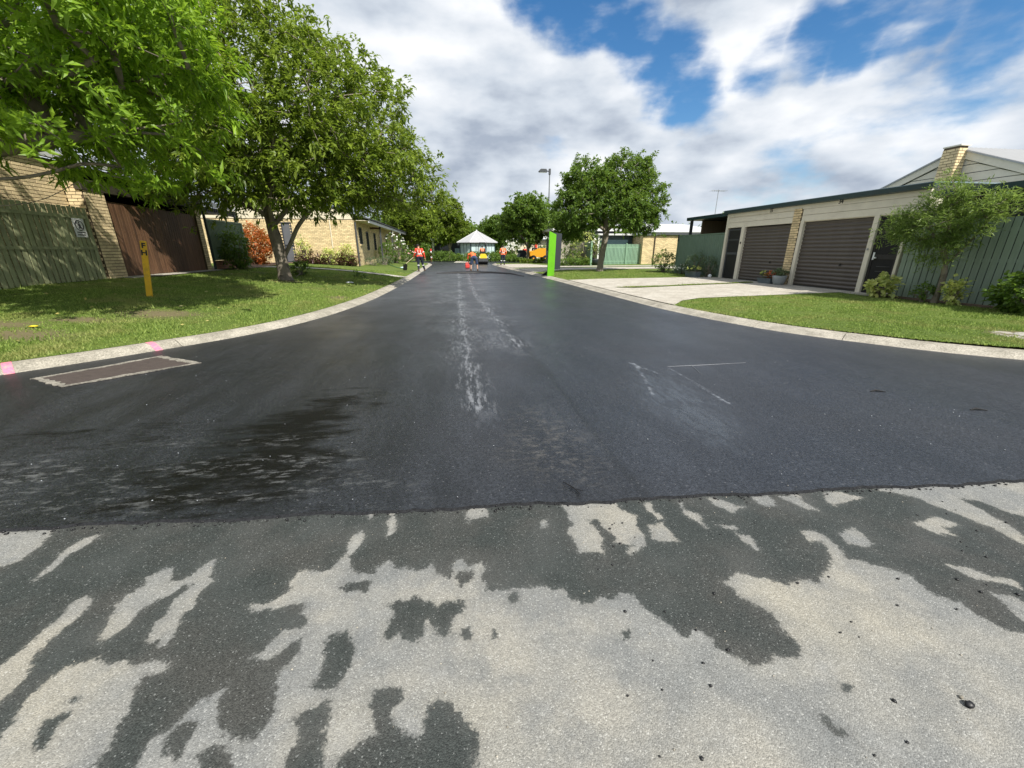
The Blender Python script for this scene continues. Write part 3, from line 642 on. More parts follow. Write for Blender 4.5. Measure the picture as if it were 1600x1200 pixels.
drape_strip('path', [(-9.8, 13.9), (-9.75, 16.3), (-9.75, 18.9)], .55, M['path'], hL, .03)
drape_strip('garden_bed', [(-10.0, 19.4), (-10.1, 22), (-10.6, 25.2), (-12.4, 28.0)], 1.7, M['soil'], hL, .035)
drape_strip('garden_bed', [(-14, 28.35), (-10, 28.35), (-6.6, 28.35)], .95, M['soil'], hL, .035)
plane_sheet('garden_bed', [(12.2, 4), (12.9, 4), (12.9, 10.3), (12.35, 10.2)], M['soil'], hRs, .006)
plane_sheet('path', [(12.2, 10.35), (12.9, 10.35), (12.9, 11.4), (12.2, 11.3)], M['drive'], hRs, .004)

# grass blades
def blades(name, box, n, hf, keep, hgt=.045):
    x = rng.uniform(box[0], box[1], n); y = rng.uniform(box[2], box[3], n); k = keep(x, y); x, y = x[k], y[k]; n = len(x)
    z = hf(x, y) - .004; a = rng.uniform(0, 6.283, n); h = hgt * rng.uniform(.4, 1.2, n) * (.85 + .45*np.sin(x*2.1 + 1.3*np.sin(y*1.7))*np.sin(y*2.6 + np.sin(x*3.1))); h *= 1 + 1.2*(rng.uniform(0, 1, n) > .985); w = rng.uniform(.003, .0065, n) * (1 + np.hypot(x, y)/11); le = rng.uniform(.1, .9, n) * h
    b = rng.uniform(0, 6.283, n)
    V = np.empty((n, 3, 3)); V[:, 0] = np.stack([x - np.cos(a)*w, y - np.sin(a)*w, z], 1); V[:, 1] = np.stack([x + np.cos(a)*w, y + np.sin(a)*w, z], 1)
    V[:, 2] = np.stack([x + np.cos(b)*le, y + np.sin(b)*le, z + h], 1)
    t = np.repeat(rng.uniform(0, 1, n), 3)
    return tag(np_mesh(name, V.reshape(-1, 3), np.arange(3*n).reshape(-1, 3), M['blades'], attrs={'tint': t}), kind='stuff')
def inside(x, y, poly): return sdf(np.stack([x, y], 1), poly) > 0
PATHS = [np.array([(-2.5, 22.2), (-4.2, 23.0), (-6.0, 23.4), (-8.2, 23.0), (-9.6, 21.8), (-10.2, 20.2)])]
kbL = np.array([(offset_pts(KL, s, 1)[0] + offset_pts(KL, s, 1)[2]*.425, offset_pts(KL, s, 1)[1] + offset_pts(KL, s, 1)[3]*.425) for s in np.arange(0, offset_pts(KL, 0, 1)[4], .2)])
kbR = np.array(kb)
polyL = np.concatenate([kbL, [(-40, 47)]]); polyR = np.concatenate([kbR, [(40, 46)]])
def keepL(x, y):
    P = np.stack([x, y], 1); d = dirt_at(x, y)
    return inside(x, y, polyL) & (d < rng.uniform(.1, 1.05, len(x))) & (poly_dist(P, PATHS[0]) > .36) & (x > -9.95) & ~((x < -9.4) & (y > 13.7) & (y < 20)) & ~((x < -6.2) & (y > 27.8))
def keepR(x, y):
    ok = inside(x, y, polyR) & (dirtR(x, y) < rng.uniform(.15, .8, len(x)))
    for p in ([(5.0, 9.9), (6.4, 10.6), (7.2, 11.05), (12.9, 11.4), (12.9, 19.1), (7.2, 19.4), (5, 19.4)], [(4, 25.6), (4, 31.8), (8, 31.4), (18, 30.2), (18, 27.2), (8, 28.4)]): ok &= ~inside(x, y, p)
    return ok & (x < 12.75)
GY = [(3, 9.5, 105000), (9.5, 14, 80000), (14, 26, 70000)]
for a, b, n in GY: blades('grass', (-10, -2.3, a, b), n, hL, keepL)
blades('grass', (5.2, 12.9, 3.2, 11.5), 120000, hR, keepR, .035)
blades('grass', (4.8, 16, 19.3, 28), 45000, hR, keepR, .045)
blades('grass', (6.1, 12.3, 14.5, 15.5), 9000, lambda x, y: hR(x, y) + .03, lambda x, y: inside(x, y, [(6.05, 14.75), (6.8, 14.45), (9.5, 14.9), (12.3, 15.25), (12.3, 15.5), (9.5, 15.15), (7.2, 14.85)]), .04)

# ------------------------------------------------------------ bricks
BL, BH, BT, JN = .228, .073, .012, .014
def brick_shape(ln): return MB().box(0, ln, -BT, 0, 0, BH, bev=.003).mesh('brick', M['brick'])
BR_ME = {}
def brick_wall(parent, p0, p1, z0, z1, pick=None, mtl=None, mortar=None, wall_t=.11, ztop=None, holes=()):
    """brick skin from p0 to p1 (outward side is to the right of p0->p1); pick(mid point) true -> a brick object of its own"""
    p0 = Vector((*p0, 0)); p1 = Vector((*p1, 0)); d = p1 - p0; L = d.length; d.normalize(); nrm = Vector((d.y, -d.x, 0)); ang = math.atan2(d.y, d.x)
    core = MB(); Mx = Matrix.Translation(p0) @ Matrix.Rotation(ang, 4, 'Z')
    zt = ztop or (lambda s: z1)
    if holes:
        segs = sorted(set([0, L] + [h[0] for h in holes] + [h[1] for h in holes]))
        for a, b in zip(segs[:-1], segs[1:]):
            hh = [h for h in holes if h[0] <= a + 1e-6 and h[1] >= b - 1e-6]
            if not hh: core.box(a, b, .008, wall_t, z0, z1, Mx)
            else:
                h = hh[0]
                if h[2] > z0 + .02: core.box(a, b, .008, wall_t, z0, h[2], Mx)
                if h[3] < z1 - .02: core.box(a, b, .008, wall_t, h[3], z1, Mx)
    else:
        core.add([Mx @ Vector(v) for v in [(0, .008, z0), (L, .008, z0), (L, .008, zt(L)), (0, .008, zt(0)), (0, wall_t, z0), (L, wall_t, z0), (L, wall_t, zt(L)), (0, wall_t, zt(0))]],
                 [(0,1,2,3), (5,4,7,6), (4,0,3,7), (1,5,6,2), (3,2,6,7), (4,5,1,0)])
    core.build('wall', mortar or M['mortar'], parent)
    joined = MB(); z = z0; row = 0
    while z + BH * .5 < max(z1, zt(0), zt(L)):
        s = 0 if row % 2 == 0 else -(BL + JN) / 2
        while s < L - .02:
            a, b = max(s, 0), min(s + BL, L); s += BL + JN
            if b - a < .03: continue
            mid = (a + b) / 2
            if z + BH > zt(mid) + .01: continue
            if any(h[0] - .01 < mid < h[1] + .01 and h[2] - .03 < z + BH/2 < h[3] + .01 for h in holes): continue
            w = p0 + d * mid + Vector((0, 0, z + BH/2))
            if pick and pick(w):
                key = round(b - a, 3)
                if key not in BR_ME: BR_ME[key] = brick_shape(b - a)
                o = link('brick', BR_ME[key], parent, p0 + d * a + nrm * random.uniform(0, .003) + Vector((0, 0, z)) - wpos(parent)); o.rotation_euler = (0, 0, ang)
                # outward face sits at local y = -BT
            else:
                j = random.uniform(0, .003); joined.box(a, b, -.004 - j, .008, z, z + BH, Mx)
        z += BH + JN; row += 1
    if joined.v: tag(joined.build('brickwork', mtl or M['brickj'], parent), kind='stuff')
def picker(limit, test):
    st = [0]
    def f(w):
        if st[0] < limit and test(w): st[0] += 1; return True
        return False
    return f

def boards(parent, name, axis, fixed, a0, a1, z0, z1, w, gap, t, m, facing, ztop=None, zbot=None, jitter=.0):
    """upright boards along y (axis 'y', at x = fixed) or x; each a part"""
    s = a0; cache = {}
    while s < a1 - .02:
        ww = min(w, a1 - s); zt = (ztop(s + ww/2) if ztop else z1) + random.uniform(-jitter, jitter); zb = zbot(s + ww/2) if zbot else z0
        o_ = random.uniform(0, .004)
        mb = MB()
        if axis == 'y': mb.box(fixed - (t if facing > 0 else 0) , fixed + (0 if facing > 0 else t), s, s + ww, zb, zt, bev=.004)
        else: mb.box(s, s + ww, fixed - (0 if facing < 0 else t), fixed + (t if facing < 0 else 0), zb, zt, bev=.004)
        mb.build(name, m, parent); s += ww + gap

def corrugated(parent, name, p0, p1, z0a, z0b, z1a, z1b, m, pitch=.1, amp=.018):
    p0 = Vector((*p0, 0)); p1 = Vector((*p1, 0)); d = p1 - p0; L = d.length; d.normalize(); n = Vector((d.y, -d.x, 0)); k = int(L / pitch * 8); vs = []
    for i in range(k + 1):
        s = L * i / k; ph = (s / pitch) % 1; h = amp * min(1, max(-1, 2.2 * math.sin(2*math.pi*ph)))
        q = p0 + d * s + n * h; f = i / k
        vs += [(q.x, q.y, z0a + (z0b - z0a)*f), (q.x, q.y, z1a + (z1b - z1a)*f)]
    mb = MB(); mb.add(vs, [(2*i, 2*i+2, 2*i+3, 2*i+1) for i in range(k)])
    o = mb.build(name, m, parent); md = o.modifiers.new('thick', 'SOLIDIFY'); md.thickness = .004; return o

# ------------------------------------------------------------ left: first brick house with its fence and timber gate
FX = -10.0
h1 = thing('brick_house', 'cream brick house behind the green paling fence with a dark stained timber garage front', 'house', (-10.4, 11, .6))
def in_view1(w): return w.z > 2.2 and w.y > 11.2 and w.z < 3.75
brick_wall(h1, (-10.42, 2.0), (-10.42, 13.64), .5, 3.78, picker(300, in_view1))
brick_wall(h1, (-10.0, 13.66), (-10.0, 14.36), .5, 3.30, lambda w: True, wall_t=.35)     # pier beside the gate
brick_wall(h1, (-10.40, 13.645), (-10.013, 13.645), .5, 3.30, lambda w: True, wall_t=.012)
brick_wall(h1, (-10.0, 18.72), (-10.0, 19.02), .5, 3.0, lambda w: True, wall_t=.3)
boards(h1, 'gate_board', 'y', -10.06, 14.38, 18.70, .66, 2.84, .118, .006, .022, M['brown'], 1, ztop=lambda y: 2.86 - .015*(y-14.4))
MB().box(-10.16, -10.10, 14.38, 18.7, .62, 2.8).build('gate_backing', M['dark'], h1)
b = MB(); b.box(-10.14, -9.96, 13.6, 19.1, 3.06, 3.34, bev=.01); b.build('beam', mat('dark_olive_beam', (.045, .04, .025), .7, .15, 3), h1)
b = MB(); b.box(-10.44, -10.30, 2, 19.3, 3.80, 3.96); b.build('fascia', M['offwhite'], h1)
b = MB(); b.add([(-10.3, 2, 3.97), (-10.3, 19.3, 3.97), (-14.5, 19.3, 5.1), (-14.5, 2, 5.1), (-19, 2, 3.97), (-19, 19.3, 3.97)], [(0, 1, 2, 3), (3, 2, 5, 4)]); b.build('roof', M['greyroof'], h1)
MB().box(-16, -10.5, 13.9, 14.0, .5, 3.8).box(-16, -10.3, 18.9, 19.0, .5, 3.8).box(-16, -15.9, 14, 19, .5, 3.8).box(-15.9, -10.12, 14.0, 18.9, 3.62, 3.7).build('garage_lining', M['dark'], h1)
b = MB(); b.tube([(-9.93, 19.16, .62), (-9.93, 19.16, 3.5)], .05, 10); b.box(-9.99, -9.87, 19.1, 19.22, 3.4, 3.6); b.build('downpipe', mat('dark_green_downpipe', (.012, .03, .026), .5, .1, 4), h1)

fl = thing('paling_fence', 'weathered green paling fence with gaps in front of the cream brick wall', 'fence', (FX, 12, .68))
ft = lambda y: 2.58 + .006*(y-11)
def fb(y): return float(hL(FX, y)) + .01
y = 5.0; k = 0
while y < 13.55:
    w = .118; mb = MB(); wide = 12.78 < y < 12.9
    tilt = random.uniform(-.004, .004); zt = ft(y) + random.uniform(-.012, .012)
    mb.box(FX - .018, FX, y, y + w, fb(y), zt, bev=.004); o = mb.build('paling', M['paling'], fl); y += w + random.choice((.022, .028, .034, .028)); k += 1
for z in (.98, 1.55, 2.28): MB().box(FX - .075, FX - .02, 4.9, 13.6, z - .04, z + .04).build('rail', M['paling'], fl)
for yy in (5, 7.3, 9.6, 11.9, 13.55): MB().box(FX - .16, FX - .078, yy - .05, yy + .05, .5, 2.5).build('post', M['paling'], fl)
# gate leaf boards with top and mid battens in front
for z0, z1 in ((2.30, 2.38), (1.50, 1.57)): MB().box(FX + .002, FX + .022, 8.0, 13.5, z0, z1, bev=.003).build('batten', M['paling'], fl)
MB().box(FX + .003, FX + .04, 12.62, 12.74, .75, 2.3, bev=.004).build('gate_stile', M['paling'], fl)
sg = thing('notice_sign', 'small white no-pedestrians notice screwed to the green paling fence', 'sign', (FX + .04, 13.15, 1.9))
MB().box(FX + .026, FX + .034, 12.97, 13.33, 1.82, 2.30, bev=.002).build('plate', M['white'], sg)
b = MB(); c0 = Vector((FX + .037, 13.15, 2.12)); ring = [c0 + Vector((0, .125*math.cos(a), .125*math.sin(a))) for a in np.linspace(0, 2*math.pi, 33)]
b.tube(ring, .011, 6, False); b.tube([c0 + Vector((0, -.088, .088)), c0 + Vector((0, .088, -.088))], .010, 6); b.build('prohibition_ring', M['black'], sg)
b = MB(); b.ball(c0 + Vector((0, 0, .07)), (.004, .022, .022)); b.tube([c0 + Vector((0, 0, .045)), c0 + Vector((0, 0, -.01))], .017, 6); b.tube([c0 + Vector((0, .0, -.01)), c0 + Vector((0, .035, -.085))], .010, 6); b.tube([c0 + Vector((0, .0, -.01)), c0 + Vector((0, -.03, -.085))], .010, 6); b.tube([c0 + Vector((0, 0, .04)), c0 + Vector((0, .045, -.005))], .008, 6); b.tube([c0 + Vector((0, 0, .04)), c0 + Vector((0, -.04, -.01))], .008, 6); b.build('walking_figure', M['black'], sg)
b = MB(); r_ = random.Random(5)
for zz in (1.925, 1.865):
    yy = 13.03
    while yy < 13.27: w = r_.choice((.014, .018, .022)); b.box(FX + .034, FX + .036, yy, yy + w, zz, zz + .034); yy += w + .008
b.build('small_print', M['black'], sg)

# corrugated green fence between the two houses, its pergola and planting
cf = thing('corrugated_fence', 'green corrugated steel fence panel on a low brick base left of the copper red shrub', 'fence', (-10, 21, .75))
corrugated(cf, 'sheet', (-10.02, 19.35), (-10.02, 22.3), 1.06, 1.08, 2.69, 2.67, M['corr'], .11, .02)
MB().box(-10.07, -9.97, 22.24, 22.36, .7, 2.69, bev=.006).build('post', M['corr'], cf)
MB().box(-10.05, -9.99, 19.3, 22.3, 2.66, 2.72).build('cap_rail', M['corr'], cf)
brick_wall(cf, (-10.0, 19.4), (-10.0, 22.1), .62, 1.05, None, M['brickred'])
pg = thing('pergola', 'dark slatted pergola with a white beam above the corrugated green fence', 'pergola', (-10.5, 21, 2.7))
MB().box(-10.25, -10.17, 19.3, 22.6, 3.24, 3.42).build('beam', M['offwhite'], pg)
MB().box(-10.3, -10.2, 22.36, 22.5, .7, 3.2).build('post', M['lampgrey'], pg)
MB().box(-10.32, -10.26, 19.3, 22.5, 2.98, 3.06).build('lower_beam', M['lampgrey'], pg)
for i in range(20): MB().box(-12.6, -10.2, 19.4 + i*.157, 19.4 + i*.157 + .05, 3.07, 3.22).build('slat', M['lampgrey'], pg)

# ------------------------------------------------------------ left: second brick house
h2 = thing('brick_house', 'long cream brick house with a charcoal roof and verandah beyond the large olive green tree', 'house', (-8, 29, .4))
Y2 = 28.9
brick_wall(h2, (-15.2, Y2), (-6.2, Y2), .36, 3.35, None, holes=[(15.2-10.62, 15.2-10.02, .72, 3.15)])
EW = [(30.2, 31.2, 1.85, 2.95), (32.6, 33.5, 1.45, 2.75), (35.6, 36.6, 1.45, 2.75), (38.6, 39.6, .45, 2.6), (42.0, 43.2, 1.45, 2.75), (46.0, 47.2, 1.45, 2.75), (50.5, 51.7, 1.45, 2.75), (55, 56.2, 1.45, 2.75)]
brick_wall(h2, (-6.2, Y2), (-6.2, 60), .36, 3.3, None, holes=[(a - Y2, b - Y2, z0, z1) for a, b, z0, z1 in EW])
f = MB()
f.box(-10.62, -10.57, Y2 - .02, Y2 + .06, .72, 3.15).box(-10.07, -10.02, Y2 - .02, Y2 + .06, .72, 3.15).box(-10.57, -10.07, Y2 - .02, Y2 + .06, 3.08, 3.15).box(-10.57, -10.07, Y2 - .02, Y2 + .06, 1.75, 1.81).box(-10.57, -10.07, Y2 - .02, Y2 + .06, .72, .78)
wf = f.build('window', M['charcoal'], h2); MB().box(-10.57, -10.07, Y2 + .02, Y2 + .03, .78, 3.08).build('blind', M['blind'], wf)
for a, b_, z0, z1 in EW:
    f = MB(); X = -6.2
    f.box(X - .06, X + .015, a, a + .05, z0, z1).box(X - .06, X + .015, b_ - .05, b_, z0, z1).box(X - .06, X + .015, a + .05, b_ - .05, z1 - .05, z1).box(X - .06, X + .015, a + .05, b_ - .05, z0, z0 + .05).box(X - .05, X, (a+b_)/2 - .02, (a+b_)/2 + .02, z0 + .05, z1 - .05)
    wf = f.build('window', M['lampgrey'], h2); MB().box(X - .04, X - .03, a + .05, b_ - .05, z0 + .05, z1 - .05).build('pane', M['glass'], wf)
    if z0 > 1: MB().box(X - .02, X + .07, a - .05, b_ + .05, z0 - .09, z0 - .005, bev=.005).build('sill', M['brickj'], wf)
b = MB(); b.tube([(-6.12, Y2 + .1, .4), (-6.12, Y2 + .1, 3.2)], .055, 8); b.build('downpipe', M['lampgrey'], h2)
b = MB(); b.tube([(-7.65, Y2 - .05, .4), (-7.65, Y2 - .05, 3.3)], .04, 8); b.build('downpipe', M['cream'], h2)
for yy in (34.4, 41.0, 48.5, 56): MB().box(-5.5, -5.4, yy, yy + .1, .3, 3.2).build('verandah_post', M['lampgrey'], h2)
MB().box(-6.2, -5.4, 34.4, 34.5, 3.02, 3.14).build('verandah_beam', mat('dark_red_beam', (.07, .03, .025), .7, .1, 4), h2)
MB().box(-5.35, -5.27, Y2 + .4, 61, 3.17, 3.36, bev=.01).build('fascia', M['offwhite'], h2)
MB().box(-6.2, -5.35, Y2 + .4, 60.9, 3.30, 3.33).build('soffit', M['cream'], h2)
b = MB(); b.add([(-5.2, Y2 + .3, 3.37), (-5.2, 61.2, 3.37), (-10.6, 61.2, 4.9), (-10.6, Y2 + .3, 4.9), (-16, 61.2, 3.37), (-16, Y2 + .3, 3.37)], [(0, 1, 2, 3), (3, 2, 4, 5)]); rf = b.build('roof', M['greyroof'], h2)
md = rf.modifiers.new('thick', 'SOLIDIFY'); md.thickness = .06; md.offset = 1
b = MB()
for i in range(14):
    u = i / 14; b.box(-5.2 - 5.4*u - .02, -5.2 - 5.4*u, Y2 + .3, 61.2, 3.44 + 1.53*u, 3.46 + 1.53*u)
tag(b.build('tile_courses', M['greyroof'], h2), kind='stuff')
b = MB(); b.prism([(-15.2, 3.36), (-6.2, 3.36), (-6.2, 3.62), (-10.6, 4.84), (-15.2, 3.6)], Y2 + .02, Y2 + .1, 'y'); b.build('gable', M['cream'], h2)
MB().box(-6.0, -5.2, 28.9 + 31.2, 60.2, .3, .9).build('verandah_wall', M['white'], h2)

# ------------------------------------------------------------ right: double garage and the house behind
GX = 12.9
ga = thing('double_garage', 'beige boarded double garage with two brown roller doors numbered 35 and 34', 'garage', (GX, 14, .2))
GZ = .19
def roller(y0, y1, z1):
    d = thing('roller_door', None, None, (GX + .1, (y0+y1)/2, GZ)); d.parent = ga; d.location = Vector((GX + .1, (y0+y1)/2, GZ)) - wpos(ga)
    n = 17; h = (z1 - GZ - .03) / n
    prof = [(0, 0), (-.006, h*.12), (-.03, h*.35), (-.034, h*.6), (-.012, h*.86), (0, h*.93), (0, h)]
    mb = MB(); k = len(prof)
    vs = [(GX + .1 + x, yy, GZ + .03 + z) for yy in (y0, y1) for x, z in prof]
    mb.add(vs, [(i, i+1, k+i+1, k+i) for i in range(k-1)]); me = mb.mesh('slat', M['roller'], (GX + .1, (y0+y1)/2, GZ + .03))
    for i in range(n): link('slat', me, d, (0, 0, .03 + i*h))
    MB().box(GX + .07, GX + .1, y0, y1, GZ - .02, GZ + .035, bev=.004).build('bottom_bar', M['lampgrey'], d)
    MB().box(GX + .045, GX + .07, (y0+y1)/2 - .5, (y0+y1)/2 - .44, GZ + .78, GZ + .86, bev=.006).build('lock', M['black'], d)
    return d
roller(14.58, 17.14, 2.42); roller(11.42, 14.02, 2.48)
for y0, y1 in ((17.14, 17.34), (14.02, 14.16), (11.26, 11.42), (10.36, 10.44)):
    MB().box(GX - .03, GX + .12, y0, y1, GZ - .05, 2.46 if y0 > 17 else 2.52, bev=.006).build('jamb', M['beige'], ga)
brick_wall(ga, (GX - .02, 14.56), (GX - .02, 14.18), GZ - .02, 2.94, lambda w: True, wall_t=.12)
# fascia boards
bd = [(2.45, 2.665), (2.67, 2.875), (2.88, 3.09)]
for (z0, z1) in bd:
    if z1 < 3.0:
        MB().box(GX - .012, GX + .02, 14.58, 18.34, z0, z1 - .006, bev=.004).build('fascia_board', M['beige'], ga); MB().box(GX - .012, GX + .02, 10.16, 14.16, z0 + .03, z1 + .024, bev=.004).build('fascia_board', M['beige'], ga)
    else: MB().box(GX - .012, GX + .02, 10.16, 18.34, z0 + .026, z1, bev=.004).build('fascia_board', M['beige'], ga)
MB().box(GX - .03, GX + .03, 10.04, 10.16, 2.2, 3.1).build('corner_board', M['beige'], ga)
MB().box(GX - .02, GX + .08, 18.30, 18.44, .1, 3.1).build('corner_board', M['beige'], ga)
b = MB(); pr = [(GX - .02, 3.05), (GX - .16, 3.07), (GX - .18, 3.20), (GX - .15, 3.22), (GX - .02, 3.19)]
b.prism(pr, 9.9, 18.55, 'y'); b.build('gutter', M['teal'], ga)
b = MB(); b.box(GX - .015, GX + 7, 9.95, 18.5, 3.195, 3.225); b.build('roof', mat('pale_teal_roof_sheet', (.20, .26, .28), .45, .06, 2), ga)
b = MB(); b.box(GX + .13, GX + 6.9, 10.2, 10.3, 0, 3.19).box(GX + .13, GX + 6.9, 18.28, 18.36, 0, 3.19).box(GX + 6.8, GX + 6.9, 10.3, 18.28, 0, 3.19).box(GX + .02, GX + .12, 10.3, 18.28, 2.46, 3.19); b.build('wall', M['beige'], ga)
sdn = MB()  # dark screen door near
X = GX + .03
for a, b_, z0, z1 in ((10.46, 10.53, .2, 2.5), (11.18, 11.25, .2, 2.5), (10.53, 11.18, 2.42, 2.5), (10.53, 11.18, .2, .42), (10.53, 11.18, 1.22, 1.36)): sdn.box(X, X + .04, a, b_, z0, z1)
dr = sdn.build('screen_door', M['black'], ga)
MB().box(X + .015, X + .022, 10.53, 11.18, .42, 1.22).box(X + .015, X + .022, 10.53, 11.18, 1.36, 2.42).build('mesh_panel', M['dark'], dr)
for z in (.62, .86, 1.0): MB().box(X - .004, X + .012, 10.6, 11.0, z, z + .014).build('grille_bar', M['lampgrey'], dr)
MB().box(X - .02, X, 11.13, 11.18, 1.2, 1.42, bev=.004).box(X - .05, X, 11.06, 11.13, 1.24, 1.28, bev=.004).build('handle', M['plastic'], dr)
dr = MB().box(GX + .07, GX + .11, 17.36, 18.3, .18, 2.42).build('screen_door', M['black'], ga)
for a, b_, z0, z1 in ((17.40, 17.46, .2, 2.4), (18.2, 18.26, .2, 2.4), (17.46, 18.2, 2.33, 2.4), (17.46, 18.2, 1.28, 1.38), (17.46, 18.2, 1.9, 1.95)): MB().box(GX + .05, GX + .07, a, b_, z0, z1).build('door_frame', M['lampgrey'], dr)
MB().box(GX - .05, GX, 17.2, 17.26, 1.75, 1.83).build('door_bell', M['black'], ga)
MB().box(GX - .06, GX - .035, 11.33, 11.37, 1.48, 1.54).build('door_bell', M['galv'], ga)
def text_mesh(name, body, size, extrude, m, offset=0.0):
    cu = bpy.data.curves.new(name, 'FONT'); cu.body = body; cu.size = size; cu.extrude = extrude; cu.offset = offset; cu.align_x = 'CENTER'
    o = bpy.data.objects.new(name, cu); C.objects.link(o); dg = bpy.context.evaluated_depsgraph_get(); dg.update()
    me = bpy.data.meshes.new_from_object(o.evaluated_get(dg)); bpy.data.objects.remove(o); me.materials.clear(); me.materials.append(m); return me
def number(txt, y, z, h=.125):
    o = link('house_number', text_mesh('house_number', txt, h * 1.4, .006, M['black']), ga)
    o.location = Vector((GX - .018, y, z)) - wpos(ga); o.rotation_euler = (R(90), 0, R(-90)); return o
number('35', 15.75, 2.93); number('34', 12.7, 2.95)

# green paling fence right of the garage, with the dark carport over it
fr = thing('paling_fence', 'grey green paling fence right of the garage behind the bottlebrush tree', 'fence', (GX, 8, .2))
y = 1.9
while y < 10.3:
    MB().box(GX + .0, GX + .018, y, y + .138, .2, 2.22 + random.uniform(-.006, .006), bev=.004).build('paling', M['palingR'], fr); y += .138 + .018
for z in (.55, 1.25, 1.95): MB().box(GX + .02, GX + .06, 1.9, 10.3, z - .04, z + .04).build('rail', M['palingR'], fr)
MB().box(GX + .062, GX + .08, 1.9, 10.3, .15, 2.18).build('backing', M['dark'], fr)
cp = thing('carport', 'dark carport roof with a teal gutter above the grey green paling fence', 'carport', (14, 7, 2.2))
b = MB(); b.prism([(GX + .0, 2.80), (GX - .14, 2.82), (GX - .15, 2.97), (GX + .0, 2.97)], -5.0, 9.86, 'y'); b.build('gutter', M['teal'], cp)
MB().box(GX + .0, 19.0, -5.0, 9.9, 2.93, 2.97).build('roof', mat('teal_roof_sheet', (.10, .15, .165), .45, .06, 2), cp)  # roof, ceiling and back wall lengthened unseen to block the sun
MB().box(GX + .02, 18.9, -5.0, 9.88, 2.80, 2.84).build('ceiling', M['lampgrey'], cp)
MB().box(18.8, 18.95, -5.0, 10.2, .1, 2.85).build('back_wall', M['charcoal'], cp)
MB().box(GX + .60, GX + .65, 1.9, 10.15, .1, 2.79).build('painted_shade_panel', M['charcoal'], cp)  # added charcoal panel paints in the darkness under the carport
for yy in (4.2, 9.7): MB().box(GX + .1, GX + .2, yy, yy + .1, .1, 2.85).build('post', M['lampgrey'], cp)

# gabled house behind the garage with its brick chimney
gh = thing('gabled_house', 'beige weatherboard gable with a brick chimney pier rising behind the garage roof', 'house', (17, 12, 3))
X = 17.0; AP = (12.75, 4.42)
def rake(y): return AP[1] - .36 * abs(y - AP[0]) if y > AP[0] else AP[1] - .42 * abs(y - AP[0])
y0, y1 = 6.0, 18.0
z = 2.6; k = 0
while z < 4.2:
    ya = AP[0] - (AP[1] - z) / .42; yb = AP[0] + (AP[1] - z) / .40; ya2 = AP[0] - (AP[1] - z - .26) / .42; yb2 = AP[0] + (AP[1] - z - .26) / .40
    b = MB(); b.prism([(max(ya, y0), z), (min(yb, y1), z), (min(max(yb2, AP[0]+.01), y1), min(z + .238, AP[1])), (max(min(ya2, AP[0]-.01), y0), min(z + .238, AP[1]))], X, X + .03, 'x'); b.build('weatherboard', M['beige'], gh); z += .26
MB().prism([(y0, 2.6), (y1, 2.6), (y1, 2.4), (AP[0], 4.25), (y0, 1.6)], X + .012, X + .03, 'x').build('gable_backing', M['lampgrey'], gh)
MB().box(X + .03, X + .1, y0, y1, 0, 2.6).build('wall', M['beige'], gh)
for sgn, sl, ye in ((-1, .42, 6.0), (1, .40, 18.0)):
    dy = ye - AP[0]
    b = MB(); a = (AP[0] + .0, AP[1] + .02); e = (ye, AP[1] + .02 - sl*abs(dy))
    b.prism([(a[0], a[1] - .0), (e[0], e[1]), (e[0], e[1] + .24), (a[0], a[1] + .24)], X - .06, X - .02, 'x'); b.build('barge_board', M['beige'], gh)
    b = MB(); b.add([(X - .12, a[0], a[1] + .27), (X - .12, e[0], e[1] + .27), (X + 12, e[0], e[1] + .27), (X + 12, a[0], a[1] + .27)], [(0, 1, 2, 3)]); o = b.build('roof', M['gazroof'], gh); md = o.modifiers.new('thick', 'SOLIDIFY'); md.thickness = .04
    b = MB()
    for i in range(60):
        xx = X - .1 + i*.2; b.add([(xx, a[0], a[1] + .275), (xx + .05, a[0], a[1] + .31), (xx + .1, a[0], a[1] + .275), (xx, e[0], e[1] + .275), (xx + .05, e[0], e[1] + .31), (xx + .1, e[0], e[1] + .275)], [(0, 1, 4, 3), (1, 2, 5, 4)])
    tag(b.build('roof_ribs', M['gazroof'], gh), kind='stuff')
ch = Vector((16.6, 12.85))
brick_wall(gh, (16.62, 12.98), (16.62, 12.52), 3.1, 4.72, lambda w: True, wall_t=.3)
brick_wall(gh, (16.62, 12.52), (16.95, 12.52), 3.1, 4.72, lambda w: True, wall_t=.3)
MB().box(16.6, 17.0, 12.48, 13.0, 4.72, 4.76).build('chimney_cap', M['beige'], gh)

# ------------------------------------------------------------ right: dark corrugated fence and what stands past it
cd = thing('corrugated_fence', 'dark green corrugated steel fence between the garage and the round clipped bush', 'fence', (13, 20, .2))
corrugated(cd, 'sheet', (13.0, 22.6), (13.0, 18.45), .2, .2, 2.24, 2.20, M['corrD'], .15, .022)
MB().box(12.96, 13.04, 22.6, 22.72, .15, 2.24).build('post', M['corrD'], cd)
MB().box(12.94, 13.0, 22.62, 22.70, 1.95, 2.3).build('bracket', M['black'], cd)
MB().box(12.98, 13.03, 18.45, 22.6, 2.22, 2.27).build('cap_rail', M['corrD'], cd)
cpo = thing('carport', 'flat dark roofed carport with a tan wall behind the corrugated fence', 'carport', (16, 24, .2))
MB().box(13.6, 20, 18.6, 22.9, 3.06, 3.20).build('roof', M['charcoal'], cpo)
b = MB(); b.prism([(13.6, 3.04), (13.46, 3.06), (13.46, 3.22), (13.6, 3.22)], 18.6, 22.9, 'y'); b.build('gutter', M['teal'], cpo)
MB().box(18.6, 18.7, 18.6, 22.7, .1, 3.06).build('back_wall', mat('tan_timber_wall', (.22, .165, .11), .8, .15, 4, stretch=(3, 3, .4)), cpo)
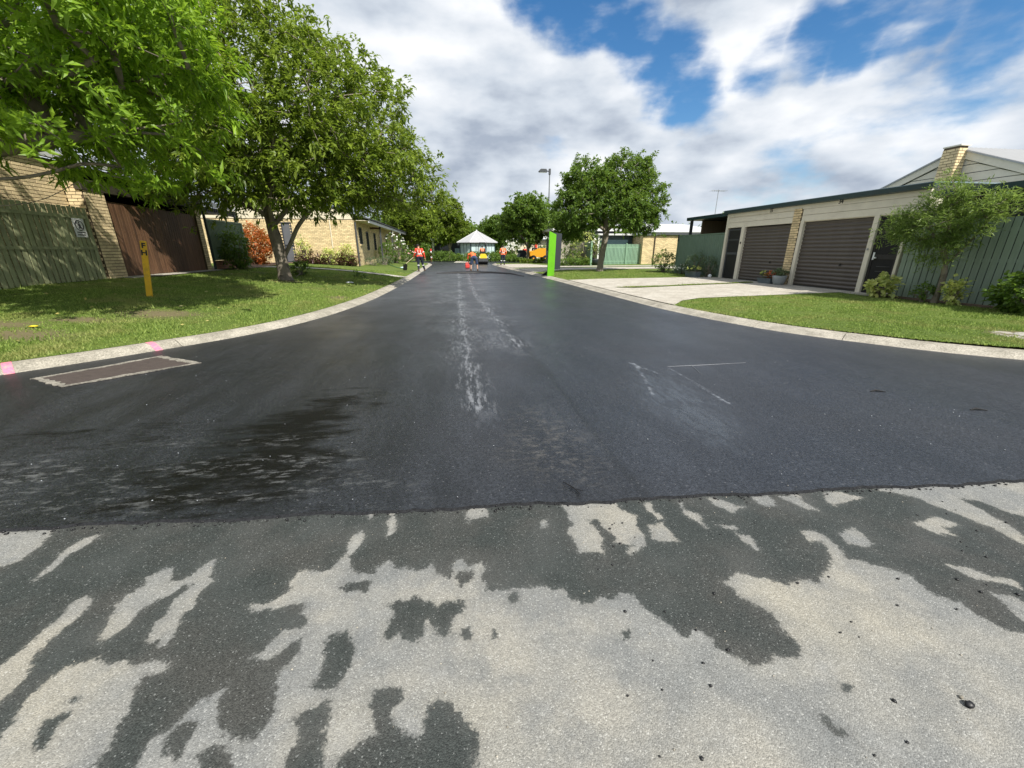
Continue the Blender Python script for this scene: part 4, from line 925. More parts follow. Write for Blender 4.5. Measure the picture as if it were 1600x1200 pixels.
MB().box(14.3, 18.6, 22.6, 22.7, .1, 3.06).build('end_wall', mat('tan_timber_end_wall', (.27, .20, .13), .8, .15, 4, stretch=(3, 3, .4)), cpo)
for yy in (18.9, 22.7): MB().box(13.65, 13.78, yy, yy + .12, .1, 3.06).build('post', M['lampgrey'], cpo)
MB().box(16.6, 16.7, 22.4, 22.52, .1, 3.06).build('post', M['white'], cpo)

bh = thing('brick_outbuilding', 'tan brick outbuilding with a white metal roof and aerial beyond the dark corrugated fence', 'building', (19, 36, .2))
brick_wall(bh, (17.0, 35.6), (24.0, 35.6), .15, 2.72, None)
brick_wall(bh, (17.0, 42.0), (17.0, 35.6), .15, 2.72, None)
MB().box(16.9, 24.2, 35.4, 35.56, 2.74, 2.95).build('fascia', M['lampgrey'], bh)
b = MB(); b.tube([(18.1, 35.54, .2), (18.1, 35.54, 2.75)], .05, 8); b.build('downpipe', mat('brown_downpipe', (.05, .035, .028), .6, .1, 4), bh)
b = MB(); b.add([(16.8, 35.5, 2.97), (25.5, 35.5, 2.97), (25.5, 44, 4.1), (16.8, 44, 4.1)], [(0, 1, 2, 3)]); o = b.build('roof', M['offwhite'], bh); md = o.modifiers.new('thick', 'SOLIDIFY'); md.thickness = .05
def antenna(label, x, y, z, h):
    t = thing('tv_antenna', label, 'antenna', (x, y, z)); b = MB(); b.tube([(x, y, z), (x, y, z + h)], .03, 6); b.build('mast', M['galv'], t)
    b = MB(); b.tube([(x - .7, y, z + h - .1), (x + .7, y, z + h - .1)], .02, 5)
    for i in range(7): xx = x - .66 + i*.22; b.tube([(xx, y - .35, z + h - .1), (xx, y + .35, z + h - .1)], .014, 4)
    b.build('elements', M['galv'], t)
antenna('thin tv antenna on the white roof beside the right tree crown', 19.6, 40, 3.5, 2.0)
antenna('tv antenna standing against the clouds left of the garage roof', 24.5, 37, 3.1, 3.6)
gs = thing('green_shed', 'dark green shed wall showing above the pale green paling fence', 'shed', (15.5, 38, .2))
MB().box(13.6, 16.9, 37.6, 37.7, .2, 2.75).build('wall', M['teal'], gs); MB().box(13.4, 16.95, 37.3, 40, 2.75, 2.9).build('roof', M['offwhite'], gs); MB().box(13.5, 13.65, 37.5, 37.6, .2, 2.75).build('post', M['white'], gs)
pf = thing('paling_fence', 'pale green picket fence between the right tree trunk and the tan brick wall', 'fence', (15, 36, .2))
x = 13.2
while x < 16.95: MB().box(x, x + .085, 35.98, 36.0, .2, 1.96, bev=.003).build('paling', M['palingL'], pf); x += .128
for z in (.5, 1.7): MB().box(13.2, 16.95, 36.0, 36.05, z - .04, z + .04).build('rail', M['palingL'], pf)
for x in (13.15, 15.6): MB().box(x, x + .1, 35.9, 35.97, .2, 2.05).build('post', M['palingL'], pf)
pc = thing('corrugated_fence', 'pale green corrugated side fence left of the right tree trunk', 'fence', (12.2, 37, .2))
corrugated(pc, 'sheet', (12.0, 38.5), (12.0, 35.0), .2, .2, 2.1, 2.1, M['corr'], .12, .02)
MB().box(11.95, 12.1, 34.85, 35.0, .2, 2.2).build('post', M['palingL'], pc)
rh = thing('rendered_house', 'grey beige house behind the lime green totem sign', 'house', (12, 41, .2))
MB().box(10.2, 11.9, 40.0, 40.15, .2, 3.2).build('wall', M['render'], rh); MB().box(11.75, 11.95, 36.8, 40, .2, 2.2).build('side_wall', M['render'], rh)
MB().box(9.6, 16.5, 39.4, 46, 3.2, 3.42).build('roof', M['offwhite'], rh); MB().box(10.05, 10.2, 39.6, 39.75, .2, 3.2).build('post', M['render'], rh)
MB().box(11.9, 16, 40.1, 40.2, .2, 3.2).build('rear_wall', M['charcoal'], rh)
ch2 = thing('weatherboard_house', 'cream weatherboard house with a white roof behind the orange loader', 'house', (12, 60, .2))
z = .3
while z < 2.8: MB().box(9.2, 15.5, 60.0 - .01*((z*10) % 2 < 1), 60.1, z, z + .235).build('weatherboard', M['cream'], ch2); z += .24
b = MB(); b.add([(8.8, 59.6, 2.85), (16, 59.6, 2.85), (16, 64, 4.6), (8.8, 64, 4.6)], [(0, 1, 2, 3)]); o = b.build('roof', M['offwhite'], ch2); md = o.modifiers.new('thick', 'SOLIDIFY'); md.thickness = .08
MB().box(8.8, 16, 59.5, 59.6, 2.75, 2.92).build('gutter', M['lampgrey'], ch2)

# far buildings on the left of the street end
fb_ = thing('far_building', 'low building with a white flat roof and dark window behind the far hedge', 'building', (-2, 72, .2))
MB().box(-3.2, 2.6, 72, 75, .2, 2.9).build('wall', M['charcoal'], fb_); MB().box(-3.4, .3, 71.0, 75, 2.9, 3.25).build('roof', M['white'], fb_)
MB().box(-1.9, -.4, 71.9, 71.98, .9, 2.2).build('window', M['glass'], fb_); MB().box(-3.1, -2.8, 71.2, 71.4, .2, 2.9).build('post', M['white'], fb_)
tag(MB().box(.6, 1.7, 70.8, 71.4, .2, 1.7, bev=.03).build('storage_box', M['bluep'], None, (.6, 71, .2)), 'pale blue panelled box left of the gazebo behind the hedge', 'box')

# ------------------------------------------------------------ gazebo at the end of the street
gz = thing('gazebo', 'white roofed eight sided gazebo closing the end of the street', 'gazebo', (3.57, 58.5, .1))
GC = Vector((3.57, 58.5)); A8 = [math.pi/8 + i*math.pi/4 for i in range(8)]
ev = [(GC.x + 3.0*math.cos(a), GC.y + 3.0*math.sin(a), 2.42) for a in A8]; top = (GC.x, GC.y, 3.95)
for i in range(8):
    a, b_ = Vector(ev[i]), Vector(ev[(i+1) % 8]); t = Vector(top); dn = Vector((0, 0, -.06))
    MB().add([a, b_, t, a + dn, b_ + dn, t + dn], [(0, 1, 2), (5, 4, 3), (0, 3, 4, 1), (1, 4, 5, 2), (2, 5, 3, 0)]).build('roof_panel', M['gazroof'], gz)
    MB().tube([a + Vector((0, 0, .02)), t + Vector((0, 0, .02))], .035, 6).build('hip_cap', M['offwhite'], gz)
    p = (GC.x + 2.55*math.cos(A8[i]), GC.y + 2.55*math.sin(A8[i])); MB().box(p[0]-.07, p[0]+.07, p[1]-.07, p[1]+.07, .05, 2.5).build('post', M['teal'], gz)
    q = (GC.x + 2.55*math.cos(A8[(i+1) % 8]), GC.y + 2.55*math.sin(A8[(i+1) % 8])); a2 = Vector(p); b2 = Vector(q); d = (b2 - a2); ang = math.atan2(d.y, d.x); L_ = d.length
    Mx = Matrix.Translation((a2.x, a2.y, 0)) @ Matrix.Rotation(ang, 4, 'Z')
    MB().box(.09, L_ - .09, -.02, .02, .3, 2.3, Mx).build('side_panel', M['panelglass'], gz)
    for q_ in (.36, .64): MB().box(L_*q_ - .03, L_*q_ + .03, -.035, .035, .3, 2.3, Mx).build('mullion', M['teal'], gz)
    MB().box(.09, L_ - .09, -.04, .04, 2.3, 2.42, Mx).build('header', M['lampgrey'], gz)
b = MB(); b.ball((GC.x, GC.y, 4.0), .09); b.build('finial', M['offwhite'], gz)
tag(plane_sheet('path', [(.2, 49.5), (2.3, 49.5), (2.6, 56), (.6, 56)], M['path'], lambda x, y: .03, .004), kind='structure')

# ------------------------------------------------------------ street furniture
ps = thing('marker_post', 'yellow square post lettered FH standing on the left lawn', 'post', (-6.98, 10.6, .3))
zb = float(hL(-6.98, 10.6)); Mx = Matrix.Translation((-7.05, 10.6, zb)) @ Matrix.Rotation(R(8.5), 4, 'Y') @ Matrix.Rotation(R(28), 4, 'Z') @ Matrix.Translation((0, 0, -zb))
MB().box(-.055, .055, -.055, .055, zb - .1, 1.70, Mx, bev=.006).build('post', M['yellow'], ps)
for chh, z in (('F', 1.55), ('H', 1.395)):
    o = link('letter', text_mesh('letter', chh, .155, .001, M['black'], .006), ps); o.matrix_local = Matrix.Translation(-wpos(ps)) @ Mx @ Matrix.Translation((-.0, -.0575, z)) @ Matrix.Rotation(R(90), 4, 'X')

tt = thing('totem_sign', 'lime green slanted totem blade with a charcoal panel at its back beside the kerb', 'sign', (5.5, 22.4, .1))
MB().prism([(5.22, .08), (5.60, .08), (5.66, 2.28), (5.28, 2.44)], 22.3, 22.42, 'y').build('green_blade', M['lime'], tt)
MB().prism([(5.55, .44), (6.12, .44), (6.16, 2.34), (5.55, 2.42)], 23.0, 23.1, 'y').build('dark_blade', M['charcoal'], tt)
MB().box(5.50, 5.62, 22.43, 22.99, .08, 2.2).build('spine', M['charcoal'], tt)
MB().prism([(5.0, .1), (5.5, .1), (5.5, .42)], 22.98, 23.08, 'y').build('foot', M['black'], tt)

lp = thing('street_lamp', 'tall grey street lamp with a boxy dark head over the road', 'street lamp', (10.25, 44, .15))
MB().tube([(10.25, 44, .1), (10.25, 44, 3.2), (10.25, 44, 9.0)], [.085, .075, .055], 10).build('pole', M['polegrey'], lp)
MB().tube([(10.25, 44, .1), (10.25, 44, 1.4)], .12, 10).build('base', M['galv'], lp)
MB().box(10.15, 10.35, 43.9, 44.1, 8.7, 9.25, bev=.02).build('bracket', M['lampgrey'], lp)
MB().tube([(10.2, 44, 9.0), (9.9, 44, 9.05)], .05, 8).build('arm', M['lampgrey'], lp)
b = MB(); b.prism([(9.15, 8.92), (9.95, 8.92), (9.98, 9.02), (9.85, 9.2), (9.3, 9.2), (9.1, 9.0)], 43.8, 44.2, 'y'); hd = b.build('lamp_head', M['lampgrey'], lp)
MB().box(9.25, 9.85, 43.85, 44.15, 8.895, 8.918).build('diffuser', M['plastic'], hd)
tp = tag(MB().tube([(9.9, 43.0, .1), (9.9, 43.0, 2.6)], .06, 10).build('bollard_pole', M['galv'], None, (9.9, 43, .1)), 'pale grey short pole standing left of the lime green totem', 'pole')

# storm water pit beside the left kerb
q = [ground_at(*p, .03) for p in ((50, 592), (95, 605), (312, 567), (252, 556))]
pt = thing('drain_pit', 'rusty steel pit lid in a chipped concrete frame beside the left kerb', 'drain', (*q[1], .02))
qi = [ground_at(*p, .03) for p in ((66, 586), (98, 602), (292, 567), (250, 559))]
def frame_side(a, b_, c_, d_): return MB().add([(*a, .03), (*b_, .03), (*c_, .034), (*d_, .034)], [(0, 1, 2, 3)])
for i in range(4):
    j = (i+1) % 4; cen = Vector((sum(p[0] for p in q)/4, sum(p[1] for p in q)/4))
    mb = MB(); n = 14; vs = []
    for k in range(n+1):
        t_ = k/n; o = Vector(q[i]).lerp(Vector(q[j]), t_); ii = o.lerp(cen, .0) + (cen - o).normalized() * (.075 + .02*math.sin(k*2.3+i)); o = o + (cen - o).normalized()*random.uniform(-.02, .02)
        vs += [(o.x, o.y, .026), (o.x, o.y, .036), (ii.x, ii.y, .034), (ii.x, ii.y, .02)]
    mb.add(vs, [(a*4+b, a*4+b+1, a*4+b+5, a*4+b+4) for a in range(n) for b in range(3)]); mb.build('frame_edge', M['chip'], pt)
def lerp4(u, v):
    a = Vector(q[0]).lerp(Vector(q[3]), u); b = Vector(q[1]).lerp(Vector(q[2]), u); c = a.lerp(b, v); cen = Vector((sum(p[0] for p in q)/4, sum(p[1] for p in q)/4)); return cen + (c - cen) * .9
mb = MB(); vs = [(*lerp4(i/24, j/8), .029 + random.uniform(-.001, .0015)) for i in range(25) for j in range(9)]
mb.add(vs, [(i*9+j, i*9+j+1, i*9+j+10, i*9+j+9) for i in range(24) for j in range(8)]); mb.build('lid', M['pitlid'], pt)

# manhole in the right lawn
mh = thing('manhole_cover', 'worn concrete manhole surround half sunk in the right lawn', 'manhole', (MH[0]+.35, MH[1]-.05, .14)); cx, cy = MH[0]+.35, MH[1]-.05
MB().lathe([(.0, .152), (.55, .152), (.58, .145), (.6, .12)], cx, cy, 28).build('surround', M['kerb'], mh)
MB().lathe([(.0, .166), (.30, .166), (.315, .155)], cx, cy, 24).build('lid', M['path'], mh)

# ------------------------------------------------------------ foliage
def leaf_arrays(P, D, ln, wd, droop, tint, quad=False, fold=.25):
    """P base points (n,3), D directions (n,3); returns V, F, tint per vertex"""
    n = len(P); D = D / np.maximum(np.linalg.norm(D, axis=1, keepdims=True), 1e-6)
    rnd = rng.normal(0, .35, (n, 3)); up = np.array([0, 0, 1.0]) + rnd
    S = np.cross(D, up); S /= np.maximum(np.linalg.norm(S, axis=1, keepdims=True), 1e-6); U = np.cross(S, D)
    ln = (ln * rng.uniform(.7, 1.2, n))[:, None]; wd = wd * ln
    mid = P + D * ln * .48 + np.array([0, 0, -1]) * ln * droop * .25; tip = P + D * ln + np.array([0, 0, -1]) * ln * droop
    lt = mid + S * wd + U * wd * fold; rt = mid - S * wd + U * wd * fold
    if quad:
        V = np.stack([P, rt, tip, lt], 1).reshape(-1, 3); F = np.arange(4*n).reshape(-1, 4); return V, F, np.repeat(tint, 4)
    V = np.stack([P, lt, rt, mid, tip], 1).reshape(-1, 3); b = np.arange(n)[:, None] * 5
    F = np.concatenate([b + np.array([[0, 3, 1]]), b + np.array([[0, 2, 3]]), b + np.array([[1, 3, 4]]), b + np.array([[3, 2, 4]])]); return V, F, np.repeat(tint, 5)
def clusters(cp, ax, nl, ln, wd, droop, spread=1.0, quad=False, rad=.06, tspan=.45):
    """rosettes of nl leaves round cluster points cp with axis ax"""
    n = len(cp); ct = rng.uniform(0, 1, n); k = nl
    P = np.repeat(cp, k, 0) + rng.normal(0, rad, (n*k, 3)); A = np.repeat(ax, k, 0)
    D = A * .55 + rng.normal(0, spread * .62, (n*k, 3)) * np.array([1, 1, .75]) ; D[:, 2] += .05
    t = np.clip(np.repeat(ct, k) * (1 - tspan) + rng.uniform(0, tspan, n*k), 0, 1)
    return leaf_arrays(P, D, ln, wd, droop, t, quad)
def sample_crown(els, n, shell=.55):
    w = np.array([r[0]*r[1]*r[2] for c, r in els]) ** .75; w /= w.sum(); out = []
    for (c, r), m in zip(els, rng.multinomial(n, w)):
        d = rng.normal(0, 1, (m, 3)); d /= np.linalg.norm(d, axis=1, keepdims=True); q = rng.uniform(0, 1, m) ** (1/3) ; q = shell * np.sqrt(np.sqrt(q)) + (1 - shell) * q
        out.append(np.array(c) + d * q[:, None] * np.array(r))
    return np.concatenate(out)
def grow(base, limbs, A, step=.35):
    """skeleton reaching every attraction point; limbs: (parent index or -1, list of points) -> nodes, parents"""
    N = []; Pn = []
    ends = []
    for par, pts in limbs:
        prev = -1 if par is None else par
        L = [np.array(p, float) for p in pts]
        if par is not None: L = [N[par]] + L
        Lc = catmull3(L); st = 0 if par is None else 1
        for p in Lc[st:]: N.append(p); Pn.append(prev); prev = len(N) - 1
        ends.append(prev)
    trunk_n = len(N); top = np.mean([N[e] for e in ends], 0)
    order = np.argsort(np.linalg.norm(A - top, axis=1) + rng.normal(0, .3, len(A)))
    arr = np.zeros((trunk_n + len(A)*24, 3)); arr[:trunk_n] = N; n = trunk_n; par = list(Pn); tips = []
    ok0 = np.arange(trunk_n) > trunk_n * .15
    for i in order:
        a = A[i]; d = a - arr[:n]; q = np.linalg.norm(d, axis=1) + np.maximum(0, -d[:, 2]) * .5
        q[:trunk_n][~ok0] += 50
        j = int(np.argmin(q)); o = arr[j]; L = np.linalg.norm(a - o); k = max(1, min(20, int(L / step))); prev = j
        lift = np.array([0, 0, L * .10]) + rng.normal(0, .05*L, 3)
        for s in range(1, k + 1):
            t = s / k; arr[n] = o + (a - o) * t + lift * math.sin(math.pi * t) + rng.normal(0, .015, 3); par.append(prev); prev = n; n += 1
        tips.append(prev)
    return arr[:n], np.array(par), tips, trunk_n
def catmull3(P, n=5):
    out = []
    for i in range(len(P) - 1):
        a, b, c, d = P[max(i-1, 0)], P[i], P[i+1], P[min(i+2, len(P)-1)]
        for k in range(n): t = k / n; out.append(.5 * (2*b + (c-a)*t + (2*a-5*b+4*c-d)*t*t + (3*b-a-3*c+d)*t**3))
    out.append(P[-1]); return out
def skeleton_mesh(N, par, tips, r_trunk, r_tip, sides=6, pw=.5, flare=0.0):
    n = len(N); cnt = np.zeros(n)
    for t in tips: cnt[t] += 1
    for i in range(n - 1, -1, -1):
        if par[i] >= 0: cnt[par[i]] += cnt[i]
    cnt = np.maximum(cnt, 1); rad = r_tip * cnt ** pw; rad = np.minimum(rad * (r_trunk / rad[0]) ** (np.log(cnt) / max(np.log(cnt[0]), 1e-6)), r_trunk)
    kids = [[] for _ in range(n)]
    for i in range(n):
        if par[i] >= 0: kids[par[i]].append(i)
    mb = MB(); start = [(0, -1)]
    while start:
        i, p = start.pop(); chain = [p, i] if p >= 0 else [i]
        while kids[i]:
            ks = sorted(kids[i], key=lambda k: -cnt[k]); i0 = i; i = ks[0]; chain.append(i)
            for k in ks[1:]: start.append((k, i0))
        if len(chain) < 2: continue
        rr = [rad[c] for c in chain]
        if p >= 0: rr[0] = min(rr[0], rr[1] * 1.15)
        if p < 0 and flare:
            for q in range(min(4, len(rr))): rr[q] *= 1 + flare * (1 - q/4) ** 2
        mb.tube([N[c] for c in chain], rr, sides if rr[0] > .03 else 4, cap=False)
    return mb, rad
def tree(name, label, loc, limbs, els, n_attr, leaf, group=None, r_trunk=.2, r_tip=.006, bark=None, nl=16, ln=.15, wd=.17, droop=.35, cl=3, quad=False, spread=1.0, jit=.22, shell=.55, parts_near=0, flare=.35, lift=.4, zmin=None, seed=1):
    global rng
    keep_rng = rng; rng = np.random.default_rng(seed)
    base = np.array(loc, float); els = [(base + np.array(c), r) for c, r in els]; limbs = [(p, [base + np.array(q) for q in pts]) for p, pts in limbs]
    A = sample_crown(els, n_attr, shell)
    if zmin is not None: A = A[A[:, 2] > base[2] + zmin + rng.normal(0, .15, len(A))]
    N, par, tips, tn = grow(base, limbs, A)
    t = thing(name, label, 'tree', tuple(base), group)
    mb, rad = skeleton_mesh(N, par, tips, r_trunk, r_tip, 9, flare=flare); mb.build('trunk', bark or M['bark'], t)
    cp, ax = [], []
    cen = np.mean([c for c, r in els], 0)
    for tp in tips:
        a = N[tp] - N[par[tp]]; a /= max(np.linalg.norm(a), 1e-6); o = N[tp] - cen; o /= max(np.linalg.norm(o), 1e-6)
        for k in range(cl):
            src = N[tp] if k < 2 or par[par[tp]] < 0 else N[par[tp]]
            cp.append(src + rng.normal(0, jit, 3) * (k > 0)); ax.append(a * .4 + o * .5 + np.array([0, 0, lift]) + rng.normal(0, .3, 3))
    cp = np.array(cp); ax = np.array(ax); ax /= np.linalg.norm(ax, axis=1, keepdims=True)
    if parts_near:
        dist = np.linalg.norm(cp - np.array([0, 0, CZ]), axis=1); f = np.array([math.sin(-YAW), math.cos(YAW)]); vis = (cp[:, :2] @ f > 3) & (np.arctan2(cp[:, 0], cp[:, 1]) > -.80)
        dist[~vis] = 1e9; near = np.argsort(dist)[:parts_near]; rest = np.ones(len(cp), bool); rest[near] = False
        MEs = []
        for k in range(8):
            V, F, ti = clusters(np.zeros((1, 3)), np.array([[0, 0, 1.0]]), nl, ln, wd, droop, spread, quad)
            MEs.append(np_mesh('leaf_spray', V, F, leaf, attrs={'tint': ti}, link_it=False))
        for i in near:
            o = link('leaf_spray', MEs[rng.integers(8)], t, Vector(cp[i] - base)); z = Vector(ax[i]); o.rotation_euler = (z.to_track_quat('Z', 'Y').to_euler()); o.rotation_euler.rotate_axis('Z', rng.uniform(0, 6.28))
        cp, ax = cp[rest], ax[rest]
    V, F, ti = clusters(cp, ax, nl, ln, wd, droop, spread, quad)
    o = np_mesh('crown', V, F, leaf, t, attrs={'tint': ti}); o['kind'] = 'stuff' if parts_near else 'thing'
    if not parts_near: del o['kind']
    rng = keep_rng; return t

# near tree: trunk just outside the frame, its crown over the left lawn
TN = (-8.9, 7.3); zt = float(hL(*TN))
tree('shade_tree', 'bright green leafy tree whose boughs reach in from the left edge over the green fence', (*TN, zt - .05),
     [(None, [(0, 0, 0), (.05, .05, .9), (.15, .1, 1.9)]), (8, [(.9, .8, 2.45), (2.2, 1.3, 2.9), (3.6, 1.6, 3.1)]), (9, [(.6, 1.6, 2.6), (1.6, 2.8, 3.2)]), (9, [(0, .2, 3.4), (.4, .3, 5)]), (9, [(1.2, -.2, 3.0), (2.6, -.3, 4.0)]), (8, [(.9, .7, 1.78), (1.7, .9, 1.83), (2.3, .9, 1.94), (2.85, .95, 2.22)]), (9, [(.9, .6, 2.15), (1.9, .85, 2.22), (2.5, .9, 2.33), (3.0, .95, 2.48), (3.5, 1.0, 2.46)])],
     [((1.6, .8, 5.1), (3.6, 3.2, 1.9)), ((3.4, 1.4, 3.55), (1.9, 2.2, 1.45)), ((1.8, 2.9, 4.5), (2.6, 1.6, 1.4)), ((3.0, .4, 4.6), (2.4, 2.6, 1.5))], 820, L_BRIGHT, r_trunk=.24, r_tip=.006, bark=M['bark'], nl=22, ln=.19, wd=.135, droop=.42, cl=3, parts_near=290, seed=11, jit=.2, lift=.2)
# the large olive green tree on the left lawn
TB = ground_at(447, 441, .34); zt = float(hL(*TB))
tree('shade_tree', 'large spreading olive green tree with a forked trunk in the middle of the left lawn', (*TB, zt - .05),
     [(None, [(0, 0, 0), (-.02, 0, .55), (-.05, 0, 1.1), (-.12, 0, 1.75), (-.2, .05, 2.3)]), (20, [(-1.0, .1, 2.62), (-2.2, .4, 3.05), (-3.2, .5, 3.7)]), (20, [(-.25, .3, 3.4), (-.1, .6, 5.0), (.2, .7, 6.4)]),
      (6, [(.42, -.05, 1.35), (.85, -.1, 2.0), (1.55, -.1, 2.62), (2.8, .1, 3.2), (4.0, .2, 3.9)]), (14, [(.1, -.5, 2.6), (.6, -1.1, 3.6), (1.1, -1.6, 4.9)]), (18, [(-.9, -.6, 3.0), (-1.6, -1.4, 4.2)]), (31, [(.8, 1.0, 5.2), (1.8, 1.5, 6.6)]), (16, [(.5, .5, 2.7), (1.5, 1.2, 3.6), (2.6, 1.8, 4.8)])],
     [((.9, .3, 4.8), (4.3, 4.0, 3.3)), ((-.1, 0, 6.1), (3.7, 3.5, 2.7)), ((3.5, .2, 3.5), (2.8, 2.5, 1.3)), ((-1.9, .2, 4.3), (2.8, 2.6, 2.2)), ((1.4, -1.6, 3.7), (2.8, 2.0, 1.5))], 2150, L_MID, r_trunk=.21, r_tip=.006, nl=15, ln=.20, wd=.19, droop=.45, cl=3, seed=12, jit=.24, zmin=2.6, flare=.45, shell=.75)
# right tree
TR = (9.55, 25.9)
tree('shade_tree', 'rounded deep green tree with a slim pale trunk on the right lawn', (*TR, .12),
     [(None, [(0, 0, 0), (.08, 0, .9), (.22, 0, 2.0), (.3, 0, 2.6)]), (14, [(.2, .2, 3.6), (.2, .2, 5.0)]), (13, [(1.2, .1, 3.2), (2.3, 0, 3.9)]), (13, [(-.9, -.2, 3.3), (-1.9, -.3, 4.2)]), (12, [(.4, -.9, 3.0), (.6, -1.8, 3.8)]), (12, [(.3, .9, 3.1), (.3, 1.8, 4.0)])],
     [((-1.8, -.4, 3.6), (1.5, 1.7, 1.25)), ((-1.15, 0, 5.35), (1.35, 1.6, 1.2)), ((1.45, .2, 5.6), (1.6, 1.7, 1.25)), ((2.3, 0, 4.3), (1.4, 1.8, 1.2)), ((.6, -1.7, 3.8), (1.3, 1.0, 1.15)), ((0, 1.2, 4.4), (2.2, 1.5, 1.5)), ((2.4, -.4, 3.1), (1.0, 1.2, .75)), ((-2.2, .2, 2.6), (.9, 1.2, .6))], 1150, L_DEEP, r_trunk=.19, r_tip=.007, bark=M['twig'], nl=15, ln=.21, wd=.23, droop=.35, cl=3, quad=True, seed=13, jit=.22, zmin=1.45, shell=.85)
def simple_tree(label, u, Y, vtop, wpx, leaf, seed, group, name='street_tree', zlow=1.6, flat=1.0):
    X = atx(u, Y); k = 620.0 / (math.hypot(X, Y)) * .97; h = CZ + (HOR + 4 - vtop) / k; w = wpx / k / 2; zc = (h + zlow) / 2; rz = (h - zlow) / 2
    r_ = random.Random(seed); els = [((r_.uniform(-.45, .45)*w, r_.uniform(-.45, .45)*w, zc + r_.uniform(-.4, .45)*rz), (w*r_.uniform(.5, .68), w*r_.uniform(.5, .68), rz*r_.uniform(.45, .6)*flat)) for _ in range(7)]
    els.append(((0, 0, zc), (w*.8, w*.8, rz*.8)))
    return tree(name, label, (X, Y, .05), [(None, [(0, 0, 0), (.05, 0, zlow*.5), (.1, 0, zlow*1.05)]), (9, [(.1, 0, zc), (0, 0, h - .4*rz)]), (9, [(w*.5, 0, zc)]), (9, [(-w*.5, 0, zc)])], els, int(330 + w*60), leaf, group, r_trunk=.10 + .02*w, r_tip=.01, bark=M['bark'], nl=12, ln=.34, wd=.27, droop=.3, cl=3, quad=True, seed=seed, jit=.32, zmin=zlow*.8, shell=.85)
def atx(u, Y):
    a = math.tan(math.atan((u - 800) / FPX * math.cos(PITCH)) - YAW); return a * Y
G1 = 'street trees along the far part of the street'
for a in [('deep green street tree over the orange loader left of the lamp', 824, 44.5, 325, 78, L_DEEP, 21), ('dark green tree right of the white roofed gazebo', 806, 62, 334, 66, L_DEEP, 22), ('low dark tree touching the gazebo roof on its right', 782, 74, 345, 46, L_DEEP, 23),
          ('tall olive tree behind the hedge left of the gazebo', 702, 68, 321, 58, L_MID, 24), ('bushy green tree behind the worker with the shovel', 650, 54, 333, 78, L_MID, 25), ('dark tree rising over the verandah roof end', 617, 66, 318, 66, L_DEEP, 26),
          ('green tree filling the gap between olive tree and verandah', 676, 84, 340, 48, L_DEEP, 27), ('distant tree line crown left of the gazebo apex', 730, 112, 358, 50, L_MID, 28), ('distant tree crown just right of the gazebo apex', 763, 104, 352, 44, L_DEEP, 29),
          ('small tree behind the lime green totem', 884, 62, 348, 52, L_DEEP, 30), ('far tree between lamp pole and totem top', 858, 78, 345, 60, L_DEEP, 31)]:
    simple_tree(*a, G1)

def shrub(name, label, x, y, z, r, h, leaf, n=60, nl=12, ln=.09, wd=.25, droop=.2, cat='shrub', group=None, flower=None, nf=0, fsize=.05, stems=True, seed=5, up=.5, shape=1.0, spread=1.0):
    global rng
    kr = rng; rng = np.random.default_rng(seed)
    t = thing(name, label, cat, (x, y, z), group)
    d = rng.normal(0, 1, (n, 3)); d /= np.linalg.norm(d, axis=1, keepdims=True); q = rng.uniform(.35, 1, n) ** .5; lump = 1 + .16*np.sin(d[:, 0]*5 + seed) * np.cos(d[:, 1]*4 + seed*2)
    c = np.array([x, y, z + h*.52]); P = c + d * (q*lump)[:, None] * np.array([r, r, h*.5]) ; P[:, 2] = np.maximum(P[:, 2], z + .03)
    ax = d * .8 + np.array([0, 0, up]); ax /= np.linalg.norm(ax, axis=1, keepdims=True)
    V, F, ti = clusters(P, ax, nl, ln, wd, droop, spread, False, rad=ln*.35); np_mesh('foliage', V, F, leaf, t, attrs={'tint': ti})
    if stems:
        mb = MB()
        for i in range(0, n, max(1, n // 14)): mb.tube([(x + rng.normal(0, .05*r), y + rng.normal(0, .05*r), z - .02), (x*.5 + P[i, 0]*.5, y*.5 + P[i, 1]*.5, z*.35 + P[i, 2]*.65), tuple(P[i])], [.012 + .01*h, .009 + .005*h, .005], 5, cap=False)
        mb.build('stem', M['twig'], t)
    if flower:
        d = rng.normal(0, 1, (nf, 3)); d[:, 1] -= .6; d[:, 2] = np.abs(d[:, 2]); d /= np.linalg.norm(d, axis=1, keepdims=True); P = c + d * np.array([r, r, h*.52]) * 1.02
        for k in range(3):
            V, F, ti = clusters(np.zeros((1, 3)), np.array([[0, 0, 1.0]]), 9, fsize, .4, .1, 1.1, True, rad=fsize*.12); fm = np_mesh('flower', V, F, flower, attrs={'tint': ti}, link_it=False)
            for i in range(k, nf, 3): o = link('flower', fm, t, Vector(P[i]) - Vector((x, y, z))); o.rotation_euler = Vector(d[i]).to_track_quat('Z', 'Y').to_euler()
    rng = kr; return t
def on(u, v, z): p = ground_at(u, v, z); return p
